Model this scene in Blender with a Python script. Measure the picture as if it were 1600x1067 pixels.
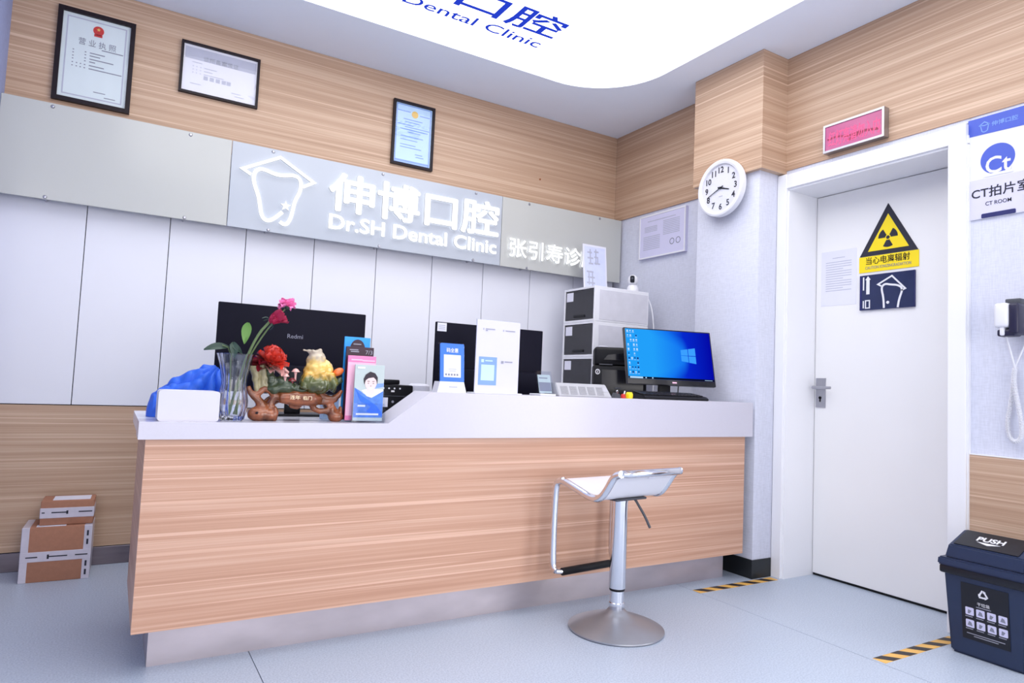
import bpy, bmesh, math, random
from mathutils import Vector, Matrix, noise
random.seed(7)
PI = math.pi
S = bpy.context.scene
for o in list(bpy.data.objects):
    bpy.data.objects.remove(o)
COL = S.collection

# ------------------------------------------------------------------ camera, world, lights, exposure
cam_d = bpy.data.cameras.new('camera')
cam = bpy.data.objects.new('camera', cam_d)
COL.objects.link(cam)
S.camera = cam
cam_d.sensor_width = 36.0
cam_d.lens = 1045.64 / 1600 * 36.0
cam_d.clip_start = 0.02
_r = Vector((0.85838789, -0.51119404, 0.04302196))
_u = Vector((-0.06921982, -0.03231888, 0.99707778))
_f = Vector((0.5083098, 0.85885746, 0.0631269))
cam.matrix_world = Matrix(((_r.x, _u.x, -_f.x, 0), (_r.y, _u.y, -_f.y, 0), (_r.z, _u.z, -_f.z, 1.0), (0, 0, 0, 1)))

S.view_settings.view_transform = 'Standard'
S.view_settings.look = 'None'
S.view_settings.gamma = 1.0
S.view_settings.use_curve_mapping = False
S.view_settings.exposure = 0.0

W = bpy.data.worlds.new('world')
S.world = W
W.use_nodes = True
W.node_tree.nodes['Background'].inputs['Color'].default_value = (0.92, 0.95, 1.0, 1)
W.node_tree.nodes['Background'].inputs['Strength'].default_value = 1.0


def area_light(name, loc, direction, sx, sy, power, color):
    d = bpy.data.lights.new(name, 'AREA')
    d.shape = 'RECTANGLE'
    d.size, d.size_y, d.energy, d.color = sx, sy, power, color
    o = bpy.data.objects.new(name, d)
    COL.objects.link(o)
    o.location = loc
    o.rotation_euler = Vector(direction).to_track_quat('-Z', 'Y').to_euler()
    return o


LIGHT_PANEL = 3.5     # emission of the luminous ceiling
FILL_PANEL = 3.4       # emission of the two unseen fill panels added behind the camera
area_light('daylight_side_entrance', (3.42, -0.50, 1.20), (-1, 0.0, 0.0), 2.3, 2.2, 78, (1.0, 0.985, 0.985))
area_light('daylight_front_window', (0.6, -3.28, 1.35), (0, 1, 0.0), 4.2, 2.2, 88, (1.0, 0.955, 0.95))


# ------------------------------------------------------------------ materials
def new_mat(name):
    m = bpy.data.materials.new(name)
    m.use_nodes = True
    nt = m.node_tree
    for n in list(nt.nodes):
        nt.nodes.remove(n)
    out = nt.nodes.new('ShaderNodeOutputMaterial')
    return m, nt, out


def srgb(c):
    return tuple(((v / 255) / 12.92 if v / 255 <= 0.04045 else ((v / 255 + 0.055) / 1.055) ** 2.4) for v in c) + (1,)


def plain(name, c, rough=0.5, metal=0.0, var=0.04, scale=18, bump=0.0, bscale=200, spec=0.5, coat=0.0, trans=0.0, ior=1.45, stretch=None):
    """principled material with a slight procedural tone variation"""
    m, nt, out = new_mat(name)
    p = nt.nodes.new('ShaderNodeBsdfPrincipled')
    nt.links.new(p.outputs[0], out.inputs[0])
    col = srgb(c)
    g = nt.nodes.new('ShaderNodeNewGeometry')
    mp = nt.nodes.new('ShaderNodeMapping')
    if stretch:
        mp.inputs['Scale'].default_value = stretch
    nt.links.new(g.outputs['Position'], mp.inputs[0])
    n = nt.nodes.new('ShaderNodeTexNoise')
    n.inputs['Scale'].default_value = scale
    n.inputs['Detail'].default_value = 3
    nt.links.new(mp.outputs[0], n.inputs['Vector'])
    r = nt.nodes.new('ShaderNodeValToRGB')
    r.color_ramp.elements[0].position = 0.3
    r.color_ramp.elements[1].position = 0.7
    r.color_ramp.elements[0].color = tuple(v * (1 - var) for v in col[:3]) + (1,)
    r.color_ramp.elements[1].color = tuple(min(1, v * (1 + var)) for v in col[:3]) + (1,)
    nt.links.new(n.outputs['Fac'], r.inputs[0])
    nt.links.new(r.outputs[0], p.inputs['Base Color'])
    p.inputs['Roughness'].default_value = rough
    p.inputs['Metallic'].default_value = metal
    p.inputs['Specular IOR Level'].default_value = spec
    p.inputs['Coat Weight'].default_value = coat
    p.inputs['Coat Roughness'].default_value = 0.08
    p.inputs['Transmission Weight'].default_value = trans
    p.inputs['IOR'].default_value = ior
    if bump:
        n2 = nt.nodes.new('ShaderNodeTexNoise')
        n2.inputs['Scale'].default_value = bscale
        n2.inputs['Detail'].default_value = 4
        nt.links.new(mp.outputs[0], n2.inputs['Vector'])
        b = nt.nodes.new('ShaderNodeBump')
        b.inputs['Strength'].default_value = bump
        b.inputs['Distance'].default_value = 0.002
        nt.links.new(n2.outputs['Fac'], b.inputs['Height'])
        nt.links.new(b.outputs[0], p.inputs['Normal'])
    return m


def emit(name, c, s):
    m, nt, out = new_mat(name)
    e = nt.nodes.new('ShaderNodeEmission')
    e.inputs[0].default_value = srgb(c)
    e.inputs[1].default_value = s
    nt.links.new(e.outputs[0], out.inputs[0])
    return m


def laminate(name, dark, mid, light, rough=0.38):
    """wood laminate with long horizontal grain, running along any vertical face"""
    m, nt, out = new_mat(name)
    p = nt.nodes.new('ShaderNodeBsdfPrincipled')
    nt.links.new(p.outputs[0], out.inputs[0])
    g = nt.nodes.new('ShaderNodeNewGeometry')

    def stretched(sh, sv, det, seed):
        mp = nt.nodes.new('ShaderNodeMapping')
        mp.inputs['Scale'].default_value = (sh, sh, sv)
        mp.inputs['Location'].default_value = (seed, seed * 1.7, seed * 0.3)
        nt.links.new(g.outputs['Position'], mp.inputs[0])
        n = nt.nodes.new('ShaderNodeTexNoise')
        n.inputs['Scale'].default_value = 1.0
        n.inputs['Detail'].default_value = det
        n.inputs['Roughness'].default_value = 0.6
        nt.links.new(mp.outputs[0], n.inputs['Vector'])
        return n.outputs['Fac']
    a = stretched(0.45, 38, 3, 3.1)
    b = stretched(0.9, 150, 3, 9.4)
    c = stretched(0.5, 105, 1, 17.7)
    d = stretched(9, 420, 1, 5.5)
    mix = nt.nodes.new('ShaderNodeMath'); mix.operation = 'MULTIPLY_ADD'
    nt.links.new(a, mix.inputs[0]); mix.inputs[1].default_value = 0.6
    mul = nt.nodes.new('ShaderNodeMath'); mul.operation = 'MULTIPLY'
    nt.links.new(b, mul.inputs[0]); mul.inputs[1].default_value = 0.4
    nt.links.new(mul.outputs[0], mix.inputs[2])
    r = nt.nodes.new('ShaderNodeValToRGB')
    r.color_ramp.elements[0].position = 0.34; r.color_ramp.elements[0].color = srgb(dark)
    r.color_ramp.elements[1].position = 0.64; r.color_ramp.elements[1].color = srgb(light)
    e = r.color_ramp.elements.new(0.5); e.color = srgb(mid)
    nt.links.new(mix.outputs[0], r.inputs[0])
    # thin pale streaks
    st = nt.nodes.new('ShaderNodeValToRGB')
    st.color_ramp.elements[0].position = 0.60; st.color_ramp.elements[0].color = (0, 0, 0, 1)
    st.color_ramp.elements[1].position = 0.70; st.color_ramp.elements[1].color = (0.75, 0.75, 0.75, 1)
    nt.links.new(c, st.inputs[0])
    mx = nt.nodes.new('ShaderNodeMix'); mx.data_type = 'RGBA'
    nt.links.new(st.outputs[0], mx.inputs['Factor'])
    nt.links.new(r.outputs[0], mx.inputs['A'])
    mx.inputs['B'].default_value = srgb(tuple(min(255, v + 16) for v in light))
    nt.links.new(mx.outputs['Result'], p.inputs['Base Color'])
    p.inputs['Roughness'].default_value = rough
    p.inputs['Specular IOR Level'].default_value = 0.4
    bp = nt.nodes.new('ShaderNodeBump'); bp.inputs['Strength'].default_value = 0.05; bp.inputs['Distance'].default_value = 0.001
    nt.links.new(d, bp.inputs['Height']); nt.links.new(bp.outputs[0], p.inputs['Normal'])
    return m


def pane(name, tint=(1, 1, 1, 1), gloss=0.12, rough=0.02):
    """thin clear sheet: mostly transparent with a fresnel reflection"""
    m, nt, out = new_mat(name)
    t = nt.nodes.new('ShaderNodeBsdfTransparent'); t.inputs[0].default_value = tint
    gl = nt.nodes.new('ShaderNodeBsdfGlossy'); gl.inputs['Roughness'].default_value = rough
    lw = nt.nodes.new('ShaderNodeFresnel'); lw.inputs[0].default_value = 1.45
    mx = nt.nodes.new('ShaderNodeMixShader')
    gg = nt.nodes.new('ShaderNodeNewGeometry')
    sub = nt.nodes.new('ShaderNodeMath'); sub.operation = 'SUBTRACT'; sub.inputs[0].default_value = 1.0
    nt.links.new(gg.outputs['Backfacing'], sub.inputs[1])
    ml = nt.nodes.new('ShaderNodeMath'); ml.operation = 'MULTIPLY'
    nt.links.new(lw.outputs[0], ml.inputs[0]); nt.links.new(sub.outputs[0], ml.inputs[1])
    nt.links.new(ml.outputs[0], mx.inputs[0]); nt.links.new(t.outputs[0], mx.inputs[1]); nt.links.new(gl.outputs[0], mx.inputs[2])
    nt.links.new(mx.outputs[0], out.inputs[0])
    return m


def weave_wall(name, c):
    """wallpaper with the fine cross threads of woven linen"""
    m, nt, out = new_mat(name)
    p = nt.nodes.new('ShaderNodeBsdfPrincipled')
    nt.links.new(p.outputs[0], out.inputs[0])
    g = nt.nodes.new('ShaderNodeNewGeometry')
    ns = []
    for sc_ in ((240, 240, 22), (26, 26, 260)):
        mp = nt.nodes.new('ShaderNodeMapping'); mp.inputs['Scale'].default_value = sc_
        nt.links.new(g.outputs['Position'], mp.inputs[0])
        n = nt.nodes.new('ShaderNodeTexNoise'); n.inputs['Scale'].default_value = 1.0; n.inputs['Detail'].default_value = 2
        nt.links.new(mp.outputs[0], n.inputs['Vector']); ns.append(n.outputs['Fac'])
    ad = nt.nodes.new('ShaderNodeMath'); ad.operation = 'ADD'
    nt.links.new(ns[0], ad.inputs[0]); nt.links.new(ns[1], ad.inputs[1])
    r = nt.nodes.new('ShaderNodeValToRGB')
    col = srgb(c)
    r.color_ramp.elements[0].position = 0.36; r.color_ramp.elements[0].color = tuple(v * 0.91 for v in col[:3]) + (1,)
    r.color_ramp.elements[1].position = 0.60; r.color_ramp.elements[1].color = tuple(min(1, v * 1.04) for v in col[:3]) + (1,)
    hf = nt.nodes.new('ShaderNodeMath'); hf.operation = 'MULTIPLY'; hf.inputs[1].default_value = 0.5
    nt.links.new(ad.outputs[0], hf.inputs[0])
    nt.links.new(hf.outputs[0], r.inputs[0]); nt.links.new(r.outputs[0], p.inputs['Base Color'])
    p.inputs['Roughness'].default_value = 0.8
    p.inputs['Specular IOR Level'].default_value = 0.2
    b = nt.nodes.new('ShaderNodeBump'); b.inputs['Strength'].default_value = 0.2; b.inputs['Distance'].default_value = 0.001
    nt.links.new(hf.outputs[0], b.inputs['Height']); nt.links.new(b.outputs[0], p.inputs['Normal'])
    return m


def floor_mat():
    m, nt, out = new_mat('vinyl_floor')
    p = nt.nodes.new('ShaderNodeBsdfPrincipled')
    nt.links.new(p.outputs[0], out.inputs[0])
    g = nt.nodes.new('ShaderNodeNewGeometry')
    n = nt.nodes.new('ShaderNodeTexNoise'); n.inputs['Scale'].default_value = 160; n.inputs['Detail'].default_value = 2
    n2 = nt.nodes.new('ShaderNodeTexNoise'); n2.inputs['Scale'].default_value = 2.2; n2.inputs['Detail'].default_value = 4
    nt.links.new(g.outputs['Position'], n.inputs['Vector']); nt.links.new(g.outputs['Position'], n2.inputs['Vector'])
    r = nt.nodes.new('ShaderNodeValToRGB')
    r.color_ramp.elements[0].position = 0.36; r.color_ramp.elements[0].color = srgb((160, 171, 189))
    r.color_ramp.elements[1].position = 0.62; r.color_ramp.elements[1].color = srgb((181, 191, 207))
    nt.links.new(n.outputs['Fac'], r.inputs[0])
    nt.links.new(r.outputs[0], p.inputs['Base Color'])
    rr = nt.nodes.new('ShaderNodeMapRange'); rr.inputs['To Min'].default_value = 0.28; rr.inputs['To Max'].default_value = 0.5
    nt.links.new(n2.outputs['Fac'], rr.inputs[0]); nt.links.new(rr.outputs[0], p.inputs['Roughness'])
    return m


def height_ramp(name, stops, z0, z1, rough=0.2, trans=0.0, coat=0.6):
    """mineral colour that changes up the height of the piece itself"""
    m, nt, out = new_mat(name)
    p = nt.nodes.new('ShaderNodeBsdfPrincipled')
    nt.links.new(p.outputs[0], out.inputs[0])
    g = nt.nodes.new('ShaderNodeTexCoord')
    sp = nt.nodes.new('ShaderNodeSeparateXYZ'); nt.links.new(g.outputs['Object'], sp.inputs[0])
    mr = nt.nodes.new('ShaderNodeMapRange'); mr.inputs['From Min'].default_value = z0; mr.inputs['From Max'].default_value = z1
    nt.links.new(sp.outputs['Z'], mr.inputs[0])
    n = nt.nodes.new('ShaderNodeTexNoise'); n.inputs['Scale'].default_value = 45
    nt.links.new(g.outputs['Object'], n.inputs['Vector'])
    ad = nt.nodes.new('ShaderNodeMath'); ad.operation = 'MULTIPLY_ADD'
    nt.links.new(n.outputs['Fac'], ad.inputs[0]); ad.inputs[1].default_value = 0.35
    sb = nt.nodes.new('ShaderNodeMath'); sb.operation = 'SUBTRACT'; sb.inputs[1].default_value = 0.17
    nt.links.new(mr.outputs[0], sb.inputs[0]); nt.links.new(sb.outputs[0], ad.inputs[2])
    r = nt.nodes.new('ShaderNodeValToRGB')
    r.color_ramp.elements[0].position = stops[0][0]; r.color_ramp.elements[0].color = srgb(stops[0][1])
    r.color_ramp.elements[1].position = stops[-1][0]; r.color_ramp.elements[1].color = srgb(stops[-1][1])
    for q, c in stops[1:-1]:
        e = r.color_ramp.elements.new(q); e.color = srgb(c)
    nt.links.new(ad.outputs[0], r.inputs[0]); nt.links.new(r.outputs[0], p.inputs['Base Color'])
    p.inputs['Roughness'].default_value = rough
    p.inputs['Coat Weight'].default_value = coat
    p.inputs['Transmission Weight'].default_value = trans
    return m


M = {}
M['wood'] = laminate('wood_laminate', (168, 136, 112), (185, 153, 128), (201, 172, 148))
M['wood_counter'] = laminate('counter_laminate', (178, 134, 110), (194, 151, 127), (207, 168, 146), 0.42)
M['white_panel'] = plain('white_wall_panel', (221, 222, 231), 0.3, var=0.012, scale=3)
M['wallpaper'] = weave_wall('woven_wallpaper', (209, 211, 225))
M['shaded_wall'] = weave_wall('shaded_wallpaper', (154, 162, 200))  # same wallpaper, with the shade on the left wall put into its colour
M['ceiling'] = plain('ceiling_paint', (234, 241, 253), 0.9, var=0.01, scale=4)
M['plaster'] = plain('dark_substrate', (60, 58, 60), 0.9)
M['floor'] = floor_mat()
M['seam'] = plain('floor_seam', (92, 98, 118), 0.8)
M['door_white'] = plain('door_lacquer', (234, 233, 234), 0.42, var=0.012, scale=2.5)
M['frame_white'] = plain('frame_lacquer', (234, 234, 238), 0.35, var=0.01, scale=2.5)
M['skirting_metal'] = plain('brushed_dark_steel', (112, 104, 112), 0.28, 0.85, var=0.12, scale=5, stretch=(1, 1, 9))
M['black_skirting'] = plain('black_skirting', (30, 34, 38), 0.35)
M['steel'] = plain('satin_steel', (158, 160, 168), 0.36, 0.7, var=0.10, scale=3, stretch=(1, 1, 3))
M['kick'] = plain('kick_plate_steel', (200, 190, 194), 0.38, 0.85, var=0.10, scale=4, stretch=(1, 1, 2.5))
M['chrome'] = plain('chrome', (226, 228, 235), 0.1, 1.0, var=0.02)
M['brushed'] = plain('brushed_aluminium', (172, 172, 180), 0.3, 1.0, var=0.05)
M['counter_white'] = plain('counter_stone', (198, 195, 207), 0.22, var=0.012, scale=160)
M['counter_top'] = plain('counter_stone_top', (226, 226, 238), 0.16, var=0.01, scale=160)
M['black'] = plain('black_plastic', (16, 16, 21), 0.45, spec=0.3)
M['black_gloss'] = plain('black_gloss_plastic', (20, 20, 26), 0.14)
M['navy_black'] = plain('navy_black_plastic', (14, 13, 28), 0.5, spec=0.12)
M['dark_grey'] = plain('dark_grey_plastic', (66, 68, 76), 0.4)
M['grey'] = plain('grey_plastic', (178, 178, 186), 0.45)
M['mid_grey'] = plain('mid_grey_print', (150, 150, 164), 0.6)
M['pale_grey'] = plain('pale_grey_plastic', (206, 205, 214), 0.45)
M['white'] = plain('white_plastic', (226, 226, 232), 0.35, var=0.01)
M['paper'] = plain('white_paper', (222, 222, 234), 0.7, var=0.01)
M['paper_lilac'] = plain('lilac_paper', (206, 204, 230), 0.6, var=0.01)
M['paper_blue'] = plain('pale_blue_paper', (186, 214, 242), 0.6, var=0.03)
M['paper_mint'] = plain('certificate_paper', (212, 222, 226), 0.6, var=0.015)
M['ink'] = plain('ink', (38, 38, 52), 0.7)
M['ink_grey'] = plain('grey_ink', (128, 130, 146), 0.7)
M['ink_pale'] = plain('pale_ink', (178, 180, 198), 0.7)
M['frame_dark'] = plain('dark_frame_wood', (30, 20, 27), 0.4, spec=0.25)
M['red'] = plain('red_print', (196, 44, 40), 0.5)
M['gold'] = plain('gold_print', (222, 184, 96), 0.5)
M['yellow'] = plain('yellow_print', (244, 216, 20), 0.45, var=0.01)
M['blue_sign'] = plain('blue_print', (66, 88, 190), 0.4, var=0.02)
M['deep_blue'] = plain('deep_blue_print', (30, 34, 96), 0.4)
M['royal'] = plain('royal_blue_print', (52, 112, 212), 0.35, var=0.03)
M['sky'] = plain('sky_blue_print', (120, 154, 224), 0.45)
M['bright_blue'] = plain('bright_blue_print', (40, 150, 236), 0.4)
M['pink'] = plain('pink_print', (236, 128, 178), 0.45)
M['pale_pink'] = plain('pale_pink_print', (246, 190, 214), 0.45)
M['plum'] = plain('plum_black_print', (52, 26, 44), 0.4)
M['sign_grey'] = plain('sign_acrylic_warm', (186, 187, 184), 0.16, var=0.01, scale=2)
M['sign_blue'] = plain('sign_acrylic_cool', (178, 184, 194), 0.16, var=0.01, scale=2)
M['letter_glow'] = emit('illuminated_letter', (250, 252, 255), 1.25)
M['letter_back'] = emit('letter_back_light', (250, 252, 255), 2.4)
M['letter_edge'] = plain('letter_return', (168, 170, 184), 0.35)
M['panel_glow'] = emit('luminous_ceiling_film', (252, 252, 255), LIGHT_PANEL)
M['fill_glow'] = emit('fill_panel_diffuser', (255, 253, 250), FILL_PANEL)
M['panel_blue'] = emit('backlit_blue_lettering', (40, 66, 205), 1.0)
M['glass'] = pane('clear_pane')
M['acrylic'] = pane('clear_acrylic', (0.93, 0.95, 0.98, 1))
M['cut_glass'] = plain('cut_glass', (245, 248, 255), 0.03, trans=1.0, ior=1.5, var=0.0)
M['led_face'] = plain('red_led_window', (186, 86, 134), 0.12, var=0.06, scale=9)
M['led_red'] = emit('lit_red_lettering', (255, 110, 160), 1.3)
M['led_dark'] = plain('dark_red_print', (140, 16, 66), 0.3)
M['bin_blue'] = plain('navy_bin_plastic', (36, 48, 76), 0.36, var=0.03, bump=0.1, bscale=300)
M['bin_black'] = plain('bin_black', (18, 20, 30), 0.35)
M['cardboard'] = plain('corrugated_cardboard', (166, 116, 92), 0.8, var=0.05, scale=60)
M['tape_clear'] = plain('printed_packing_tape', (200, 194, 206), 0.18, var=0.04, scale=30)
M['tape_yellow'] = plain('hazard_yellow', (226, 176, 92), 0.5, var=0.05)
M['tape_black'] = plain('hazard_black', (44, 38, 40), 0.5)
M['cloth_blue'] = plain('blue_cloth', (44, 100, 216), 0.55, var=0.06, scale=30, bump=0.2, bscale=500)
M['stem'] = plain('green_stem', (92, 112, 70), 0.5)
M['leaf_light'] = plain('light_leaf', (98, 140, 66), 0.4)
M['leaf_dark'] = plain('dark_leaf', (44, 66, 56), 0.4)
M['rose'] = plain('crimson_petal', (158, 18, 62), 0.5, var=0.15, scale=40)
M['carnation'] = plain('pink_petal', (240, 128, 186), 0.55, var=0.1, scale=60)
M['peony'] = plain('coral_red_jade', (208, 62, 48), 0.22, var=0.15, scale=30, coat=0.5)
M['peony_pale'] = plain('pale_rose_jade', (216, 166, 160), 0.25, var=0.1, scale=30, coat=0.5)
M['peony_maroon'] = plain('maroon_jade', (110, 22, 34), 0.25, var=0.15, scale=30, coat=0.5)
M['jade_green'] = plain('dark_green_jade', (58, 70, 48), 0.25, var=0.2, scale=40, coat=0.4)
M['jade_pale'] = plain('pale_jade', (150, 140, 104), 0.3, var=0.25, scale=50, coat=0.4)
M['orange'] = plain('orange_jade', (226, 112, 48), 0.25, var=0.1, scale=40, coat=0.4)
M['toad'] = height_ramp('banded_jade', [(0.0, (58, 62, 30)), (0.26, (88, 94, 40)), (0.40, (206, 158, 56)), (0.66, (226, 190, 104)), (0.84, (176, 162, 142))], 0.118, 0.275)
M['root_wood'] = plain('polished_root_wood', (132, 74, 44), 0.22, var=0.5, scale=26, coat=0.5)
M['carving'] = plain('carved_gilt_lettering', (240, 214, 176), 0.5)
M['skin'] = plain('printed_skin', (236, 206, 204), 0.5)
M['hair'] = plain('printed_hair', (40, 28, 42), 0.5)
M['portrait_bg'] = plain('portrait_background', (182, 194, 194), 0.4)
M['denim'] = plain('portrait_blue', (76, 124, 206), 0.4, var=0.15, scale=60)
M['swoosh'] = plain('portrait_ribbon', (34, 104, 226), 0.4, var=0.1, scale=60)
M['drawer_front'] = plain('smoked_drawer_front', (44, 44, 50), 0.12, var=0.08, scale=10)
M['screen_dark'] = plain('screen_bezel', (16, 16, 24), 0.2)
M['task'] = emit('lit_taskbar', (10, 14, 34), 1.0)
M['icon'] = emit('lit_icon', (190, 225, 255), 1.0)
M['icon_dark'] = emit('lit_dark_icon', (30, 60, 130), 1.0)
M['win_logo'] = emit('lit_logo', (60, 160, 255), 1.0)
M['coil'] = plain('coiled_cord', (226, 226, 232), 0.4)


def desktop_mat(cx, cz):
    """screen picture: blue field with a brighter left side, drawn in the monitor's own coordinates"""
    m, nt, out = new_mat('lit_desktop')
    e = nt.nodes.new('ShaderNodeEmission')
    nt.links.new(e.outputs[0], out.inputs[0])
    tc = nt.nodes.new('ShaderNodeTexCoord')
    sp = nt.nodes.new('ShaderNodeSeparateXYZ'); nt.links.new(tc.outputs['Object'], sp.inputs[0])
    # distance below/above the beam axis, scaled with distance from the emblem
    dx = nt.nodes.new('ShaderNodeMath'); dx.operation = 'SUBTRACT'; dx.inputs[0].default_value = cx; nt.links.new(sp.outputs['X'], dx.inputs[1])
    mr = nt.nodes.new('ShaderNodeMapRange'); mr.inputs['From Min'].default_value = -0.14; mr.inputs['From Max'].default_value = 0.32
    nt.links.new(dx.outputs[0], mr.inputs[0])
    dz = nt.nodes.new('ShaderNodeMath'); dz.operation = 'SUBTRACT'; nt.links.new(sp.outputs['Z'], dz.inputs[0]); dz.inputs[1].default_value = cz
    ab = nt.nodes.new('ShaderNodeMath'); ab.operation = 'ABSOLUTE'; nt.links.new(dz.outputs[0], ab.inputs[0])
    hw = nt.nodes.new('ShaderNodeMath'); hw.operation = 'MULTIPLY_ADD'; nt.links.new(dx.outputs[0], hw.inputs[0]); hw.inputs[1].default_value = 0.42; hw.inputs[2].default_value = 0.055
    df = nt.nodes.new('ShaderNodeMath'); df.operation = 'SUBTRACT'; nt.links.new(hw.outputs[0], df.inputs[0]); nt.links.new(ab.outputs[0], df.inputs[1])
    bm_ = nt.nodes.new('ShaderNodeMapRange'); bm_.inputs['From Min'].default_value = -0.045; bm_.inputs['From Max'].default_value = 0.03
    bm_.inputs['To Min'].default_value = 0.0; bm_.inputs['To Max'].default_value = 0.22
    nt.links.new(df.outputs[0], bm_.inputs[0])
    st = nt.nodes.new('ShaderNodeMapRange'); st.inputs['From Min'].default_value = -0.02; st.inputs['From Max'].default_value = 0.03
    nt.links.new(dx.outputs[0], st.inputs[0])
    ml = nt.nodes.new('ShaderNodeMath'); ml.operation = 'MULTIPLY'; nt.links.new(bm_.outputs[0], ml.inputs[0]); nt.links.new(st.outputs[0], ml.inputs[1])
    ad = nt.nodes.new('ShaderNodeMath'); ad.operation = 'ADD'; nt.links.new(mr.outputs[0], ad.inputs[0]); nt.links.new(ml.outputs[0], ad.inputs[1])
    r = nt.nodes.new('ShaderNodeValToRGB')
    r.color_ramp.elements[0].position = 0.0; r.color_ramp.elements[0].color = srgb((4, 10, 168))
    r.color_ramp.elements[1].position = 1.0; r.color_ramp.elements[1].color = srgb((34, 160, 250))
    x = r.color_ramp.elements.new(0.35); x.color = srgb((6, 40, 205))
    x = r.color_ramp.elements.new(0.62); x.color = srgb((20, 120, 242))
    nt.links.new(ad.outputs[0], r.inputs[0]); nt.links.new(r.outputs[0], e.inputs[0])
    e.inputs[1].default_value = 1.0
    return m


# ------------------------------------------------------------------ geometry helpers
class Basis:
    def __init__(s, o, u, v, n=None):
        s.o, s.u, s.v = Vector(o), Vector(u).normalized(), Vector(v).normalized()
        s.n = Vector(n).normalized() if n else s.u.cross(s.v)

    def p(s, a, b, c=0.0):
        return s.o + s.u * a + s.v * b + s.n * c


def back(y):            # upright plane facing -y; coordinates are (x, z)
    return Basis((0, y, 0), (1, 0, 0), (0, 0, 1))


def side(x):            # upright plane facing -x; coordinates are (-y, z)
    return Basis((x, 0, 0), (0, -1, 0), (0, 0, 1))


def box(bm, lo, hi, bev=0.0, seg=2, mat=None):
    lo, hi = Vector(lo), Vector(hi)
    c, d = (lo + hi) / 2, hi - lo
    mm = Matrix.Translation(c) @ Matrix.Diagonal((d.x, d.y, d.z, 1))
    if mat:
        mm = mat @ mm
    r = bmesh.ops.create_cube(bm, size=1, matrix=mm)
    if bev:
        es = set(e for v in r['verts'] for e in v.link_edges)
        bmesh.ops.bevel(bm, geom=list(es), offset=bev, segments=seg, affect='EDGES', profile=0.5)
    return bm


def prism(bm, pts, b, n0, n1):
    a = 0
    for i in range(len(pts)):
        x0, y0 = pts[i]; x1, y1 = pts[(i + 1) % len(pts)]
        a += x0 * y1 - x1 * y0
    if a < 0:
        pts = pts[::-1]
    f = [bm.verts.new(b.p(x, y, n1)) for x, y in pts]
    k = [bm.verts.new(b.p(x, y, n0)) for x, y in pts]
    bm.faces.new(f)
    bm.faces.new(k[::-1])
    n = len(pts)
    for i in range(n):
        j = (i + 1) % n
        bm.faces.new((f[i], k[i], k[j], f[j]))
    return bm


def rect(bm, b, x0, x1, z0, z1, n0, n1):
    return prism(bm, [(x0, z0), (x1, z0), (x1, z1), (x0, z1)], b, n0, n1)


def ribbon(bm, pts, w, b, n0, n1, closed=False):
    """flat band of width w along a 2-D polyline, with mitred corners"""
    n = len(pts)
    P = [Vector(p) for p in pts]
    L, R = [], []
    for i in range(n):
        if closed:
            a, c = P[i - 1], P[(i + 1) % n]
        else:
            a, c = P[max(i - 1, 0)], P[min(i + 1, n - 1)]
        d1 = (P[i] - a).normalized() if (P[i] - a).length > 1e-9 else (c - P[i]).normalized()
        d2 = (c - P[i]).normalized() if (c - P[i]).length > 1e-9 else d1
        t = (d1 + d2)
        t = t.normalized() if t.length > 1e-6 else d1
        nn = Vector((-t.y, t.x))
        k = max(0.45, abs(nn.dot(Vector((-d1.y, d1.x)))))
        L.append(P[i] + nn * w / 2 / k)
        R.append(P[i] - nn * w / 2 / k)
    vs = []
    for i in range(n):
        vs.append([bm.verts.new(b.p(L[i].x, L[i].y, n1)), bm.verts.new(b.p(R[i].x, R[i].y, n1)),
                   bm.verts.new(b.p(R[i].x, R[i].y, n0)), bm.verts.new(b.p(L[i].x, L[i].y, n0))])
    for i in range(n if closed else n - 1):
        p, q = vs[i], vs[(i + 1) % n]
        for k in range(4):
            bm.faces.new((p[k], q[k], q[(k + 1) % 4], p[(k + 1) % 4]))
    if not closed:
        bm.faces.new(vs[0]); bm.faces.new(vs[-1][::-1])
    return bm


def smooth2(pts, it=2, closed=False):
    for _ in range(it):
        q = []
        n = len(pts)
        rng = range(n if closed else n - 1)
        if not closed:
            q.append(pts[0])
        for i in rng:
            a, c = Vector(pts[i]), Vector(pts[(i + 1) % n])
            q.append(tuple(a * .75 + c * .25)); q.append(tuple(a * .25 + c * .75))
        if not closed:
            q.append(pts[-1])
        pts = q
    return pts


def tube(bm, pts, r, seg=10, closed=False, sx=1.0):
    P = [Vector(p) for p in pts]
    n = len(P)
    rad = r if isinstance(r, (list, tuple)) else [r] * n
    rings = []
    prev = None
    for i in range(n):
        a = P[i - 1] if (i > 0 or closed) else P[i]
        c = P[(i + 1) % n] if (i < n - 1 or closed) else P[i]
        t = (c - a).normalized()
        if prev is None:
            h = Vector((0, 0, 1)) if abs(t.z) < 0.9 else Vector((1, 0, 0))
            nx = t.cross(h).normalized()
        else:
            nx = (prev - t * prev.dot(t)).normalized()
        prev = nx
        ny = t.cross(nx)
        rings.append([bm.verts.new(P[i] + (nx * math.cos(2 * PI * k / seg) * sx + ny * math.sin(2 * PI * k / seg)) * rad[i]) for k in range(seg)])
    for i in range(n if closed else n - 1):
        p, q = rings[i], rings[(i + 1) % n]
        for k in range(seg):
            bm.faces.new((p[k], p[(k + 1) % seg], q[(k + 1) % seg], q[k]))
    if not closed:
        bm.faces.new(rings[0][::-1]); bm.faces.new(rings[-1])
    return bm


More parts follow.
